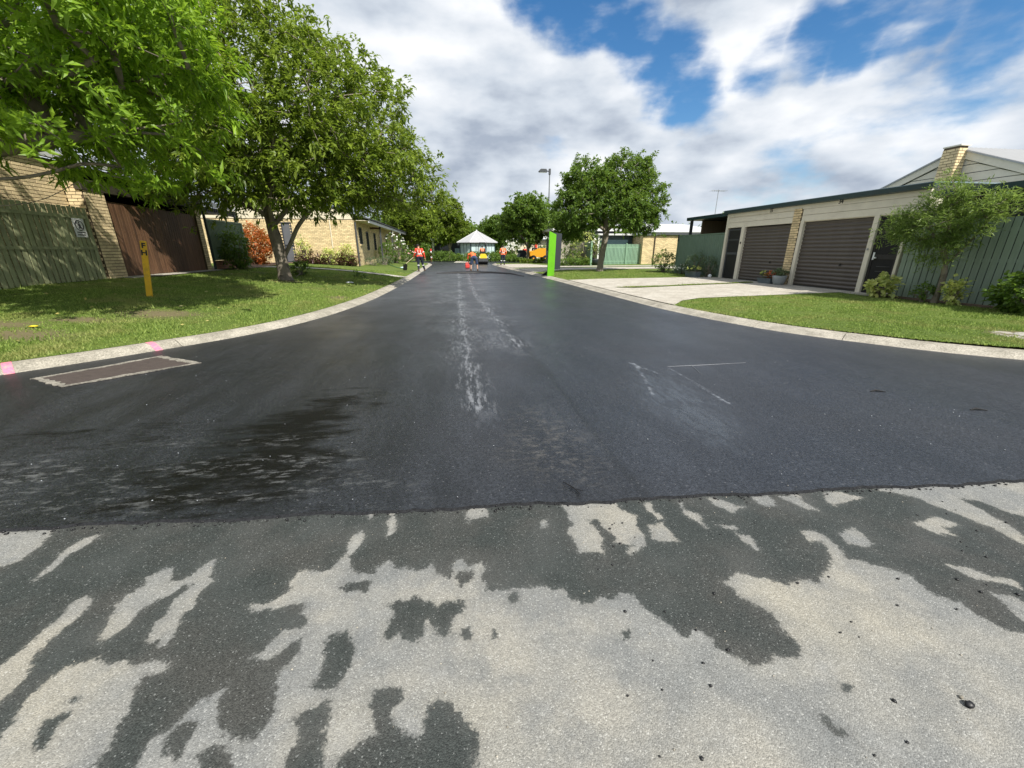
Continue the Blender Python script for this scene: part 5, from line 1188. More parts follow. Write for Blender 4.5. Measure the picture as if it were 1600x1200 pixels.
# left side planting
shrub('shrub', 'glossy green shrub against the green corrugated fence right of the timber gate', -9.4, 19.95, .62, .55, 1.8, L_DEEP, 130, 12, .17, .24, .4, seed=41)
shrub('shrub', 'copper red leaved shrub in front of the cream brick wall', -10.9, 25.2, .6, 1.08, 2.1, L_RED, 330, 12, .22, .18, .25, seed=42, up=.9)
for i, (u, lab) in enumerate(((473, 'maroon strap leaf plant just right of the forked trunk'), (488, 'maroon strap leaf plant second right of the forked trunk'), (502, 'maroon strap leaf plant left of the yellow variegated plants'), (532, 'maroon strap leaf plant between the two variegated plants'), (550, 'maroon strap leaf plant nearest the brick house corner'))):
    shrub('strap_plant', lab, atx(u, 28.2), 28.2, .44, .42, .62 + .06*(i % 2), L_PURP, 26, 10, .34, .10, .3, 'plant', 'maroon strap leaf plants along the brick wall', seed=50 + i, up=1.2, stems=False)
shrub('variegated_plant', 'yellow green variegated plant left one by the cream brick wall', atx(513, 28.3), 28.3, .44, .45, 1.15, L_YEL, 34, 9, .3, .14, .35, 'plant', seed=61, up=1.1)
shrub('variegated_plant', 'tall yellow green plant near the brick corner above maroon leaves', atx(541, 28.35), 28.35, .44, .42, 1.35, L_YEL, 34, 9, .3, .13, .35, 'plant', seed=62, up=1.1)
shrub('variegated_plant', 'yellow green climber beside the narrow dark window', atx(473, 28.4), 28.4, .44, .45, 1.75, L_YEL, 34, 9, .2, .2, .35, 'plant', seed=63, up=.8)
p = on(471, 434, .36); shrub('shrub', 'small dark green shrub at the foot of the forked trunk', *p, float(hL(*p)), .38, .55, L_DEEP, 60, 10, .11, .3, .2, seed=64)
for i, (u, v, lab) in enumerate(((556, 432, 'tiny seedling in the grass left of the concrete path end'), (568, 433, 'tiny seedling right of the other one in the grass'))):
    p = on(u, v, .3); shrub('seedling', lab, *p, float(hL(*p)), .16, .26, L_DEEP, 14, 8, .09, .3, .2, 'plant', seed=66 + i, stems=False)
shrub('shrub', 'low grey green lavender mound beside the brick house corner', -5.6, 31.2, .36, .6, .62, L_GREY, 70, 14, .1, .12, .1, seed=71, up=.9)
shrub('shrub', 'low silvery mound in front of the verandah', -5.1, 33.4, .33, .7, .7, L_GREY, 80, 14, .1, .12, .1, seed=72, up=.9)
shrub('rose_bush', 'tall white flowering rose bush in front of the verandah', -4.9, 38.2, .3, 1.05, 2.5, L_DEEP, 170, 12, .13, .3, .2, seed=73, flower=L_WHITE, nf=34, fsize=.10)
shrub('shrub', 'dark green rounded shrub left of the white rose bush', -5.3, 35.6, .3, .75, 1.8, L_DEEP, 120, 12, .12, .3, .2, seed=74)
shrub('rose_bush', 'pink flowering bush under the verandah end', -4.5, 43.5, .26, .8, 1.2, L_DEEP, 90, 12, .13, .3, .2, seed=75, flower=L_ROSE, nf=16, fsize=.08)
# hedge bushes round the end of the street
GH = 'hedge bushes round the end of the street'
for i, (u, Y, r, h, lab) in enumerate(((662, 60, 1.4, 1.0, 'dark hedge bush behind the worker with the shovel'), (680, 56, 1.5, 1.25, 'hedge bush left of the white far building'), (697, 55, 1.4, 1.2, 'hedge bush in front of the far white roof'), (714, 57, 1.0, .9, 'smaller hedge bush left of the pale path'),
        (735, 54, .9, 1.1, 'hedge bush just left of the bending worker'), (744, 55.5, 1.0, 1.2, 'hedge bush below the gazebo panels'), (768, 54.5, 1.3, 1.15, 'hedge bush right of the yellow roller'), (779, 56.5, 1.1, 1.0, 'hedge bush left of the standing worker'), (800, 53, 1.1, .8, 'low hedge bush right of the standing worker'), (813, 54, 1.2, .7, 'low hedge bush below the white oleander'))):
    shrub('hedge_bush', lab, atx(u, Y), Y, .03, r, h, L_DEEP, 130, 10, .2, .3, .2, 'shrub', GH, seed=80 + i, stems=False)
shrub('oleander', 'white flowering oleander behind the standing worker', atx(799, 58), 58, .05, 1.25, 2.6, L_DEEP, 150, 11, .22, .25, .2, seed=95, flower=L_WHITE, nf=70, fsize=.2)
for i, u in enumerate((818, 824, 830, 837, 843, 849)):
    shrub('box_plant', ('leftmost', 'second', 'third', 'fourth', 'fifth', 'rightmost')[i] + ' clipped low plant of the row under the deep green street tree', atx(u, 43.4), 43.4 - .25*math.sin(i*.63), .12, .42, .42, L_MID, 60, 9, .1, .3, .1, 'shrub', 'clipped low plants under the street tree', seed=100 + i, stems=False)
# right side planting
shrub('shrub', 'round clipped dark bush left of the dark corrugated fence end', 12.75, 23.6, .16, .72, 1.28, L_DEEP, 260, 12, .07, .35, .1, seed=111)
shrub('flower_bush', 'low white flowering bush between round bush and planter trough', 12.75, 21.6, .16, .45, .55, L_GREY, 60, 10, .07, .3, .1, seed=112, flower=L_WHITE, nf=40, fsize=.05)
shrub('shrub', 'grey green rosemary mound behind the blue grey planter trough', 12.6, 20.0, .16, .62, 1.15, L_GREY, 220, 13, .09, .1, .1, seed=113, up=1.0)
shrub('shrub', 'darker feathery shrub at the garage end of the corrugated fence', 12.65, 18.95, .16, .5, 1.0, L_GREY, 150, 13, .10, .1, .2, seed=114, up=1.0)
def trough(label, x, y, L_, w, h, m):
    t = thing('planter_trough', label, 'planter', (x, y, .19)); mb = MB(); z = .19
    mb.add([(x-w*.42, y-L_*.45, z), (x+w*.42, y-L_*.45, z), (x+w*.42, y+L_*.45, z), (x-w*.42, y+L_*.45, z), (x-w/2, y-L_/2, z+h), (x+w/2, y-L_/2, z+h), (x+w/2, y+L_/2, z+h), (x-w/2, y+L_/2, z+h)], [(3,2,1,0), (0,1,5,4), (1,2,6,5), (2,3,7,6), (3,0,4,7)])
    mb.box(x-w/2-.015, x+w/2+.015, y-L_/2-.015, y+L_/2+.015, z+h, z+h+.025); mb.build('tub', m, t); MB().box(x-w/2+.02, x+w/2-.02, y-L_/2+.02, y+L_/2-.02, z+h+.026, z+h+.03).build('soil', M['soil'], t); return t
trough('long blue grey planter trough in front of the rosemary mound', 12.05, 19.3, .95, .3, .24, M['trough'])
shrub('flower_plant', 'yellow and white flowers growing in the long planter trough', 12.05, 19.3, .44, .36, .26, L_GREY, 40, 9, .06, .3, .1, 'plant', seed=115, flower=L_YEL, nf=24, fsize=.06, stems=False)
trough('small dark planter trough left of the round grey pot', 12.6, 14.95, .72, .26, .19, M['trough'])
shrub('flower_plant', 'yellow flowers in the small dark planter trough', 12.6, 15.1, .40, .17, .26, L_GREY, 22, 9, .06, .3, .1, 'plant', seed=116, flower=L_YEL, nf=12, fsize=.06, stems=False)
shrub('flower_plant', 'red flowers in the small dark planter trough', 12.6, 14.8, .40, .17, .26, L_RED, 22, 9, .07, .3, .1, 'plant', seed=117, flower=L_PINK, nf=9, fsize=.06, stems=False)
pt_ = thing('plant_pot', 'round grey glazed pot against the brick pier of the garage', 'pot', (12.58, 14.28, .19))
MB().lathe([(0, .19), (.16, .19), (.21, .31), (.24, .47), (.25, .55), (.23, .55), (.22, .50), (0, .50)], 12.58, 14.28, 22).build('bowl', M['pot'], pt_)
shrub('pot_plant', 'dark leafy plant growing in the round grey pot', 12.58, 14.28, .50, .25, .28, L_GREY, 36, 9, .10, .3, .4, 'plant', seed=118, stems=False)
tag(MB().ball((12.5, 18.55, .27), (.09, .09, .10), 10, 6).build('garden_ornament', M['plastic'], None, (12.5, 18.55, .19)), 'small white garden ornament at the garage end of the shrubs', 'ornament')
# bottlebrush tree
BB = on(1471, 466, .22)
tree('bottlebrush_tree', 'multi stemmed fine leaved bottlebrush tree in front of the grey green paling fence', (12.25, 8.7, .2),
     [(None, [(0, 0, 0), (.02, -.02, .5), (-.03, 0, 1.0)]), (9, [(-.15, .25, 1.5), (-.3, .7, 2.1)]), (9, [(.05, -.3, 1.5), (-.1, -.7, 2.2)]), (8, [(-.2, 0, 1.5), (-.3, .1, 2.3)])],
     [((-.25, .35, 1.85), (.45, .65, .5)), ((-.2, -.3, 2.1), (.38, .5, .5)), ((-.3, 1.0, 2.0), (.38, .45, .34)), ((-.2, .35, 2.55), (.36, .45, .38)), ((-.2, 1.35, 1.72), (.26, .32, .24)), ((-.2, -.75, 2.2), (.28, .3, .28)), ((-.2, .15, 1.35), (.34, .5, .35))], 250, L_FINE, r_trunk=.06, r_tip=.004, bark=M['bark'], nl=17, ln=.125, wd=.085, droop=.2, cl=3, quad=True, seed=14, jit=.10, shell=.6, lift=.25, spread=.9)
shrub('variegated_bush', 'yellow variegated bush beside the dark screen door', 12.25, 10.1, .2, .36, .62, L_YEL, 60, 9, .13, .36, .3, seed=121)
shrub('variegated_bush', 'smaller yellow variegated bush right of the bottlebrush trunk', 12.2, 8.3, .2, .19, .58, L_YEL, 34, 9, .12, .36, .3, seed=122)
shrub('hibiscus', 'dark green bush with coral flowers at the right edge of the lawn', 12.1, 6.9, .2, .60, .88, L_DEEP, 170, 11, .12, .36, .25, seed=123, flower=L_PINK, nf=2, fsize=.075)
shrub('seedling', 'small weedy plant at the foot of the bottlebrush trunk', 12.2, 8.95, .2, .22, .5, L_DEEP, 30, 9, .09, .3, .3, 'plant', seed=124)
# planting in front of the rendered house
shrub('croton_tree', 'small tree with pale yellow leaves left of the right tree trunk', atx(912, 36), 36, .2, 1.3, 3.0, L_YEL, 110, 10, .18, .3, .3, 'shrub', seed=131, up=.6)
shrub('shrub', 'dark shrub between the totem panel and the yellow leaved croton', atx(893, 36.5), 36.5, .2, .9, 2.4, L_DEEP, 110, 11, .16, .3, .3, seed=132)
for i, (u, r, lab) in enumerate(((886, .6, 'low dark plant left under the croton'), (900, .7, 'low dark plant in the middle under the croton'), (914, .6, 'low dark plant right under the croton'))): shrub('low_plant', lab, atx(u, 35), 35, .2, r, .6, L_DEEP, 60, 10, .14, .3, .3, 'plant', seed=133 + i, stems=False)
pt2 = thing('plant_pot', 'dark pot with a white rose behind the right tree trunk', 'pot', (atx(930, 35.2), 35.2, .2)); MB().lathe([(0, .2), (.28, .2), (.36, .65), (.38, .72), (.34, .72), (.3, .66), (0, .66)], atx(930, 35.2), 35.2, 18).build('bowl', M['charcoal'], pt2)
shrub('rose_bush', 'white standard rose growing in the dark pot', atx(930, 35.2), 35.2, .7, .55, 2.0, L_DEEP, 60, 10, .14, .3, .3, seed=137, flower=L_WHITE, nf=8, fsize=.13)
shrub('shrub', 'rounded dark shrub behind the orange loader by the cream house', atx(851, 57), 57, .1, 1.2, 2.0, L_DEEP, 110, 10, .2, .3, .3, seed=138)

# leaf litter on the left lawn, blossoms and crumbs
n = 150; x = rng.uniform(-9.5, -2.5, n); y = rng.uniform(4.5, 20, n); k = keepL(x, y) | (dirt_at(x, y) > .4) & inside(x, y, polyL); x, y = x[k], y[k]
P = np.stack([x, y, hL(x, y) + .035], 1); D = rng.normal(0, 1, (len(x), 3)); D[:, 2] *= .15
V, F, ti = leaf_arrays(P, D, .085, .26, .05, rng.uniform(0, 1, len(x)), fold=.3); tag(np_mesh('leaf_litter', V, F, L_FALL, attrs={'tint': ti}), kind='stuff')
def scrap(name, label, cat, x, y, z, r, m, seed):
    r_ = random.Random(seed); b = MB(); b.ball((x, y, z + r[2]*.8), r, 9, 6, .22); return tag(b.build(name, m, None, (x, y, z)), label, cat)
p = on(55, 517, .24); scrap('fallen_leaf', 'large yellow fallen leaf on the bare soil of the left lawn', 'leaf', *p, float(hL(*p)) + .02, (.07, .04, .015), mat('yellow_leaf', (.62, .50, .03), .7, .2, 20), 1)
p = on(547, 443, .25); scrap('paper_scrap', 'white scrap of paper on the grass right of the large tree', 'paper', *p, float(hL(*p)) + .03, (.15, .10, .035), M['plastic'], 2)
p = on(630, 421, .15); scrap('plastic_bag', 'pale blue plastic bag on the grass near the worker', 'bag', *p, float(hL(*p)) + .02, (.22, .12, .06), mat('pale_blue_plastic', (.55, .72, .76), .5, .1, 6), 3)
b = MB(); b.tube([(*on(607, 416.5, .2), float(hL(*on(607, 416.5, .2))) + .04), (*on(614, 418.5, .2), float(hL(*on(614, 418.5, .2))) + .04), (*on(622, 420, .2), float(hL(*on(622, 420, .2))) + .04), (*on(629, 420.6, .2), float(hL(*on(629, 420.6, .2))) + .04)], .02, 6); tag(b.build('garden_hose', M['hose']), 'green garden hose lying on the grass left of the worker', 'hose')
b = MB(); q0 = on(470, 436, .34); b.tube([(q0[0], q0[1], float(hL(*q0)) + .3), (q0[0] + .1, q0[1] - .25, float(hL(*q0)) + .12), (q0[0] + .05, q0[1] - .6, float(hL(*q0)) + .03)], .014, 5); tag(b.build('cut_stick', M['twig'], None, (*q0, float(hL(*q0)))), 'pale curved stick leaning beside the forked trunk', 'stick')
# loose stones and bitumen crumbs on the old road
V, F = [], []
def crumbs(name, n, box, smin, smax, m):
    mb = MB(); r_ = random.Random(n)
    for _ in range(n):
        x, y = r_.uniform(*box[:2]), r_.uniform(*box[2:]); s = r_.uniform(smin, smax); mb.ball((x, y, s*.4 + (.022 if y > float(edge_y(x)) else 0)), (s, s*r_.uniform(.6, 1), s*.6), 5, 3, .25)
    return tag(mb.build(name, m), kind='stuff')
crumbs('bitumen_crumbs', 70, (.5, 3.2, .6, 1.9), .003, .009, M['black']); crumbs('stone_chips', 130, (-3, 3.5, .6, 2.0), .002, .0045, M['kerb'])
def edge_crumbs():
    mb = MB(); r_ = random.Random(77)
    for _ in range(420): x = r_.uniform(-4, 5); s = r_.uniform(.003, .010); mb.ball((x, float(edge_y(x)) + r_.gauss(-.02, .02), s*.5), (s, s*r_.uniform(.6, 1), s*.7), 5, 3, .25)
    return tag(mb.build('bitumen_crumbs', M['black']), kind='stuff')
edge_crumbs()
crumbs('stone_chips', 160, (-4, 5, 2.1, 7), .003, .007, M['galv'])
for u, v, lab in ((1513, 1103, 'black bitumen lump on the old road at lower right'),):
    p = on(u, v, 0); scrap('bitumen_lump', lab, 'lump', *p, 0, (.014, .012, .010), M['black'], 9)
p = on(1512, 1100, 0); scrap('stone_fragment', 'small pale stone fragment beside the black lump on the old road', 'stone', p[0], p[1] + .02, 0, (.009, .006, .005), M['kerb'], 10)
for u, v, l, lab in ((1370, 612, .15, 'small black rubber scrap on the new asphalt'), (1527, 641, .14, 'longer black scrap on the new asphalt by the right edge')):
    p = on(u, v, .022); b = MB(); b.tube([(p[0]-l/2, p[1]+.01, .028), (p[0], p[1]+.02, .034), (p[0]+l/2, p[1]-.03, .028)], [.004, .010, .004], 6); tag(b.build('rubber_scrap', M['rubber'], None, (*p, .022)), lab, 'scrap')
p = on(897, 770, .0); b = MB(); b.tube([(p[0]-.05, p[1]+.09, .03), (p[0], p[1]+.01, .032), (p[0]+.02, p[1]-.05, .026)], .004, 5); b.tube([(p[0]-.02, p[1]+.02, .03), (p[0]+.05, p[1]-.03, .03)], .003, 5); tag(b.build('black_twig', M['black'], None, (*p, .022)), 'thin black twig at the cut edge of the new asphalt', 'twig')
b = MB(); w = [on(1043, 573, .022), on(1092, 571, .022), on(1165, 567, .022)]; b.tube([(*a, .0245) for a in w], [.003, .005, .002], 4); w = [on(1080, 571, .022), on(1096, 585, .022)]; b.tube([(*a, .0245) for a in w], [.005, .003], 4); tag(b.build('chalk_mark', M['galvp']), 'white chalk tick drawn on the new asphalt', 'marking')
# windrow of fresh bitumen across the lane
b = MB(); a0 = on(682, 427.5, .022); a1 = on(742, 427, .022); a2 = on(800, 428.5, .022); a3 = on(818, 432, .022)
b.tube([(a[0], a[1], .03) for a in (a0, ((a0[0]+a1[0])/2, a1[1]+.15), a1, ((a1[0]+a2[0])/2, a1[1]+.05), a2, a3)], [.04, .12, .13, .11, .10, .04], 8); o = b.build('bitumen_windrow', M['black'], None, (*a1, .022)); tag(o, 'low dark windrow of fresh bitumen across the lane at the bending worker', 'windrow')

# ------------------------------------------------------------ people
def capsule(mb, a, b, ra, rb, n=10):
    a, b = Vector(a), Vector(b); mb.tube([a, a.lerp(b, .5), b], [ra, (ra+rb)/2, rb], n, True); mb.ball(a, ra, n, 6); mb.ball(b, rb, n, 6)
def fuse(mb, name, m, parent, voxel, sm=6):
    o = link(name, mb.mesh(name, m), None); md = o.modifiers.new('r', 'REMESH'); md.mode = 'VOXEL'; md.voxel_size = voxel; md.use_smooth_shade = True
    ms = o.modifiers.new('s', 'SMOOTH'); ms.iterations = sm; ms.factor = .5
    dg = bpy.context.evaluated_depsgraph_get(); dg.update(); me = bpy.data.meshes.new_from_object(o.evaluated_get(dg)); bpy.data.objects.remove(o)
    me.materials.clear(); me.materials.append(m); return link(name, me, parent)
def person(label, loc, rz, J, shirt, legs, long_legs=True, hat=None, long_sleeves=True, bands=True):
    """J: joints in a frame that faces +Y"""
    t = thing('person', label, 'person', loc); t.rotation_euler = (0, 0, rz); V = Vector
    J = {k: V(v) for k, v in J.items()}
    pel, ch, nk, hd = J['pelvis'], J['chest'], J['neck'], J['head']
    up = (ch - pel).normalized(); hdir = (hd - nk).normalized()
    sh = {s: J['sh' + s] for s in 'LR'}; hip = {s: J['hip' + s] for s in 'LR'}
    mb = MB(); capsule(mb, pel, ch, .125, .15); capsule(mb, ch, nk, .13, .06); capsule(mb, nk, hd, .055, .07); mb.ball(hd, (.078, .095, .115), 14, 9)
    face = J.get('face', V((0, 1, 0))); mb.ball(hd + face*.095 - hdir*.015, (.014, .016, .022), 8, 5)
    for s, q in (('L', -1), ('R', 1)):
        mb.ball(hd + V((q*.08, 0, -.01)), (.012, .022, .032), 7, 5); mb.ball(hd + face*.085 + V((q*.03, 0, .015)), .012, 6, 4)
        capsule(mb, ch, sh[s], .10, .065); capsule(mb, sh[s], J['el'+s], .055, .042); capsule(mb, J['el'+s], J['wr'+s], .042, .028)
        w = J['wr'+s]; d = (w - J['el'+s]).normalized(); side = d.cross(V((0, 1, 0))); side = side.normalized() if side.length > .1 else V((1, 0, 0))
        palm = w + d*.07; capsule(mb, w, palm, .027, .033)
        for i, ln in enumerate((.062, .075, .07, .055)):
            f0 = palm + d*.025 + side*(i-1.5)*.019; f1 = f0 + d*ln*.6; f2 = f1 + (d*.5 + V((0, .5, -.5)))*ln*.5; mb.tube([f0 - d*.02, f1, f2], [.010, .009, .007], 6)
        th0 = w + d*.035 + side*.028*(-q); mb.tube([th0 - d*.01, th0 + side*.03*(-q) + d*.02, th0 + side*.035*(-q) + d*.05], [.012, .010, .008], 6)
        capsule(mb, pel, hip[s], .12, .10); capsule(mb, hip[s], J['kn'+s], .085, .058); capsule(mb, J['kn'+s], J['an'+s], .055, .04)
        capsule(mb, J['an'+s], J['an'+s] + V((0, .15, -.045)), .042, .032)
    fuse(mb, 'body', M['skin'], t, .0095, 3)
    mb = MB(); capsule(mb, pel + up*.04, ch, .15, .175); capsule(mb, ch, nk - (nk-ch)*.25, .165, .075)
    for s in 'LR':
        capsule(mb, ch, sh[s], .13, .085); capsule(mb, sh[s], J['el'+s], .075, .06)
        if long_sleeves: capsule(mb, J['el'+s], J['el'+s].lerp(J['wr'+s], .93), .06, .043)
        capsule(mb, pel + up*.05, hip[s] + up*.06, .14, .12)
    fuse(mb, 'shirt', shirt, t, .018, 4)
    mb = MB()
    for s in 'LR':
        capsule(mb, pel, hip[s], .145, .125); k = J['kn'+s]
        if long_legs: capsule(mb, hip[s], k, .115, .082); capsule(mb, k, J['an'+s] + V((0, 0, .03)), .080, .062)
        else: capsule(mb, hip[s], hip[s].lerp(k, .85), .115, .10)
    capsule(mb, pel, pel + up*.08, .14, .14); fuse(mb, 'trousers' if long_legs else 'shorts', legs, t, .018, 4)
    for s in 'LR':
        mb = MB(); a = J['an'+s]; capsule(mb, a + V((0, 0, .07)), a + V((0, -.01, -.02)), .055, .058); capsule(mb, a + V((0, -.02, -.04)), a + V((0, .17, -.055)), .052, .042); fuse(mb, 'boot', M['boot'], t, .014, 3)
    if bands:
        mb = MB()
        def band(a, b, r): a, b = V(a), V(b); mb.tube([a, b], r, 12, False)
        mid = pel.lerp(ch, .45); band(mid - up*.025, mid + up*.025, .172)
        for s in 'LR':
            m_ = sh[s].lerp(J['el'+s], .65); d = (J['el'+s] - sh[s]).normalized()*.022; band(m_ - d, m_ + d, .074)
            if long_legs: m_ = J['kn'+s].lerp(J['an'+s], .25); d = (J['an'+s] - J['kn'+s]).normalized()*.022; band(m_ - d, m_ + d, .085)
        back = -face; x_ = V((1, 0, 0))
        for q in (-.085, .085): mb.tube([pel.lerp(ch, .5) + back*.168 + x_*q, ch + back*.172 + x_*q, ch.lerp(nk, .5) + back*.12 + x_*q*.9], .016, 6)
        mb.build_local('reflective_stripe', M['refl'], t)
    hb = MB(); hb.ball(hd + hdir*.03 - face*.012, (.088, .105, .105), 12, 8); hb.build_local('hair', M['hair'], t)
    if hat:
        hb = MB(); hc = hd + hdir*.075
        hb.lathe([(.19, 0), (.20, .012), (.105, .022), (.10, .09), (.06, .125), (.0, .13)], 0, 0, 18); q = V((0, 0, 1)).rotation_difference(hdir).to_matrix().to_4x4(); hb.v = [tuple(Matrix.Translation(hc) @ q @ V(p)) for p in hb.v]; hb.build_local('hat', hat, t)
    return t
def build_local(s, name, m, parent):
    o = link(name, s.mesh(name, m), parent); return o
MB.build_local = build_local
STAND = dict(pelvis=(0, 0, .95), chest=(0, .0, 1.30), neck=(0, .02, 1.50), head=(0, .05, 1.64), shL=(-.19, 0, 1.43), shR=(.19, 0, 1.43), elL=(-.27, -.03, 1.15), elR=(.27, -.03, 1.15), wrL=(-.27, .08, .92), wrR=(.27, .08, .92),
             hipL=(-.10, 0, .90), hipR=(.10, 0, .90), knL=(-.11, .03, .50), knR=(.11, .03, .50), anL=(-.12, -.02, .10), anR=(.12, -.02, .10))
W1 = dict(STAND, pelvis=(0, 0, .94), chest=(-.02, .06, 1.28), neck=(-.03, .11, 1.47), head=(-.06, .17, 1.60), shL=(-.21, .08, 1.40), shR=(.17, .06, 1.40), elL=(-.30, .12, 1.13), wrL=(-.37, .22, .93), elR=(.28, .0, 1.14), wrR=(.33, .06, .88), knL=(-.12, .0, .49), anL=(-.13, -.10, .10), knR=(.16, .10, .50), anR=(.27, .12, .10))
p1 = on(657.5, 424.5, .1); zp = .112
person('worker in a red hi-vis shirt and navy trousers walking along the kerb with a shovel', (p1[0], p1[1], zp), R(8), W1, M['red'], M['navy'])
sv = thing('shovel', 'square black bladed shovel with a pale handle held by the red shirted worker', 'shovel', (p1[0]-.9, p1[1] + .2, zp))
hx = Vector((p1[0] - .40, p1[1] + .20, zp + .93)); bx_ = Vector((p1[0] - .98, p1[1] + .25, float(hL(p1[0]-.98, p1[1]+.25)) + .42))
MB().tube([hx + (hx - bx_)*.25, hx, bx_], .019, 8).build('handle', M['wood'], sv)
d_ = (bx_ - hx).normalized(); b = MB(); b.tube([bx_ - d_*.05, bx_ + d_*.06], .026, 8); sx = Vector((1, .05, 0)); c4 = [bx_ + d_*.02 + sx*.14 - Vector((.0, .05, .0)), bx_ + d_*.02 - sx*.14, bx_ + Vector((-.07, .05, -.40)) - sx*.13, bx_ + Vector((-.07, .05, -.40)) + sx*.13]
b.add(c4 + [c + Vector((0, .012, 0)) for c in c4], [(0,1,2,3), (7,6,5,4), (0,4,5,1), (1,5,6,2), (2,6,7,3), (3,7,4,0)]); b.build('blade', M['black'], sv)
W2 = dict(STAND, pelvis=(0, -.05, .98), chest=(-.10, .32, 1.16), neck=(-.13, .48, 1.14), head=(-.15, .60, 1.08), shL=(-.32, .40, 1.14), shR=(.10, .42, 1.16), elL=(-.40, .50, .88), wrL=(-.34, .56, .66), elR=(.16, .55, .90), wrR=(.10, .60, .68), hipL=(-.11, -.03, .92), hipR=(.13, -.03, .92), knL=(-.20, .04, .50), anL=(-.22, -.02, .10), knR=(.22, .04, .50), anR=(.24, -.02, .10), face=(0, .5, -.85))
p2 = on(741, 425, .02)
person('worker in an orange shirt and dark shorts bending down over the new asphalt', (p2[0], p2[1], .025), 0, W2, M['orange'], M['bluec'], long_legs=False, long_sleeves=False, bands=False)
lu = thing('lute_rake', 'black asphalt lute held by the bending worker', 'rake', (p2[0], p2[1], .03)); MB().box(p2[0]-.55, p2[0]+.45, p2[1]-.30, p2[1]-.27, .03, .11, bev=.004).build('blade', M['black'], lu); MB().tube([(p2[0]-.05, p2[1]-.28, .09), (p2[0]-.02, p2[1]+.25, .45), (p2[0]+.0, p2[1]+.62, .70), (p2[0]+.02, p2[1]+.95, .95)], .017, 8).build('handle', M['lampgrey'], lu)
rc = thing('fuel_can', 'red fuel can on the asphalt left of the bending worker', 'can', (1.05, 34.5, .022)); rx = atx(729.5, 34.5)
rc.location = (rx, 34.5, .022); MB().box(rx-.18, rx+.18, 34.4, 34.6, .03, .40, bev=.06).build('body', M['redp'], rc); MB().tube([(rx-.12, 34.5, .38), (rx-.10, 34.5, .48), (rx+.10, 34.5, .48), (rx+.12, 34.5, .38)], .03, 7).build('handle', M['redp'], rc); MB().tube([(rx+.12, 34.5, .38), (rx+.2, 34.5, .48)], .03, 7).build('spout', M['black'], rc)
p4 = on(786, 414.6, .1)
W4 = dict(STAND, elL=(-.30, .05, 1.15), wrL=(-.22, .22, 1.02), elR=(.31, -.02, 1.16), wrR=(.30, .10, .95), knL=(-.13, .05, .5), anL=(-.20, -.02, .10))
person('worker in an orange hi-vis shirt standing on the right kerb with back turned', (p4[0], p4[1], .11), R(6), W4, M['orange'], M['navy'])
# roller and its driver
RX, RY = atx(754.5, 44), 44.0; zr = .022
ro = thing('road_roller', 'yellow ride-on road roller with a black drum working at the street end', 'roller', (RX, RY, zr))
def drum(y):
    b = MB(); prof = [(-.47, .0), (-.47, .30), (-.45, .33), (.45, .33), (.47, .30), (.47, .0)]; vs = [(RX + a, y + r*math.cos(q), zr + .33 + r*math.sin(q)) for a, r in prof for q in np.linspace(0, 2*math.pi, 24, endpoint=False)]
    b.add(vs, [(i*24+k, i*24+(k+1) % 24, (i+1)*24+(k+1) % 24, (i+1)*24+k) for i in range(5) for k in range(24)], False); b.build('drum', M['black'], ro)
drum(RY - .1); drum(RY + 1.35)
b = MB(); b.prism([(-.50, .30), (-.50, .62), (.50, .62), (.50, .30)], RY - .55, RY - .45, 'y'); b.v = [(x + RX, y, z + zr) for x, y, z in b.v]; b.build('front_frame', M['lampgrey'], ro)
b = MB(); b.prism([(-.42, .52), (-.42, .70), (-.30, .98), (-.18, 1.06), (.18, 1.06), (.30, .98), (.42, .70), (.42, .52)], RY - .5, RY + .45, 'y'); b.v = [(x + RX, y, z + zr) for x, y, z in b.v]; b.build('hood', M['yellowm'], ro)
for s in (-1, 1): MB().ball((RX + s*.40, RY - .5, zr + .72), (.06, .05, .06), 8, 6).build('headlight', M['plastic'], ro)
b = MB(); b.box(RX-.45, RX+.45, RY+.45, RY+1.75, zr+.45, zr+.62, bev=.02); b.build('platform', M['yellowm'], ro); b = MB(); b.box(RX-.25, RX+.25, RY+.7, RY+1.15, zr+.62, zr+.88, bev=.03).box(RX-.25, RX+.25, RY+.60, RY+.70, zr+.85, zr+1.30, bev=.03); b.build('seat', M['rubber'], ro)
b = MB(); b.tube([(RX-.48, RY+.5, zr+.5), (RX-.46, RY+.55, zr+1.6), (RX-.30, RY+.6, zr+2.18), (RX+.30, RY+.6, zr+2.18), (RX+.46, RY+.55, zr+1.6), (RX+.48, RY+.5, zr+.5)], .04, 8); b.build('roll_bar', M['black'], ro)
b = MB(); b.tube([(RX, RY+1.45, zr+.6), (RX, RY+1.30, zr+1.15)], .03, 7); b.tube([(RX + .16*math.cos(a), RY+1.27+.05*math.sin(a), zr+1.17+.15*math.sin(a)) for a in np.linspace(0, 2*math.pi, 17)], .014, 6, False); b.build('steering_wheel', M['black'], ro)
SIT = dict(STAND, pelvis=(0, 0, .12), chest=(0, .03, .48), neck=(0, .05, .68), head=(0, .08, .82), shL=(-.19, .03, .61), shR=(.19, .03, .61), elL=(-.25, .14, .37), elR=(.25, .14, .37), wrL=(-.15, .36, .36), wrR=(.15, .36, .36), hipL=(-.10, .02, .10), hipR=(.10, .02, .10), knL=(-.13, .42, .10), knR=(.13, .42, .10), anL=(-.13, .46, -.25), anR=(.13, .46, -.25))
person('driver in an orange hi-vis shirt sitting on the yellow roller', (RX, RY + .86, zr + .92), 0, SIT, M['orange'], M['navy'])
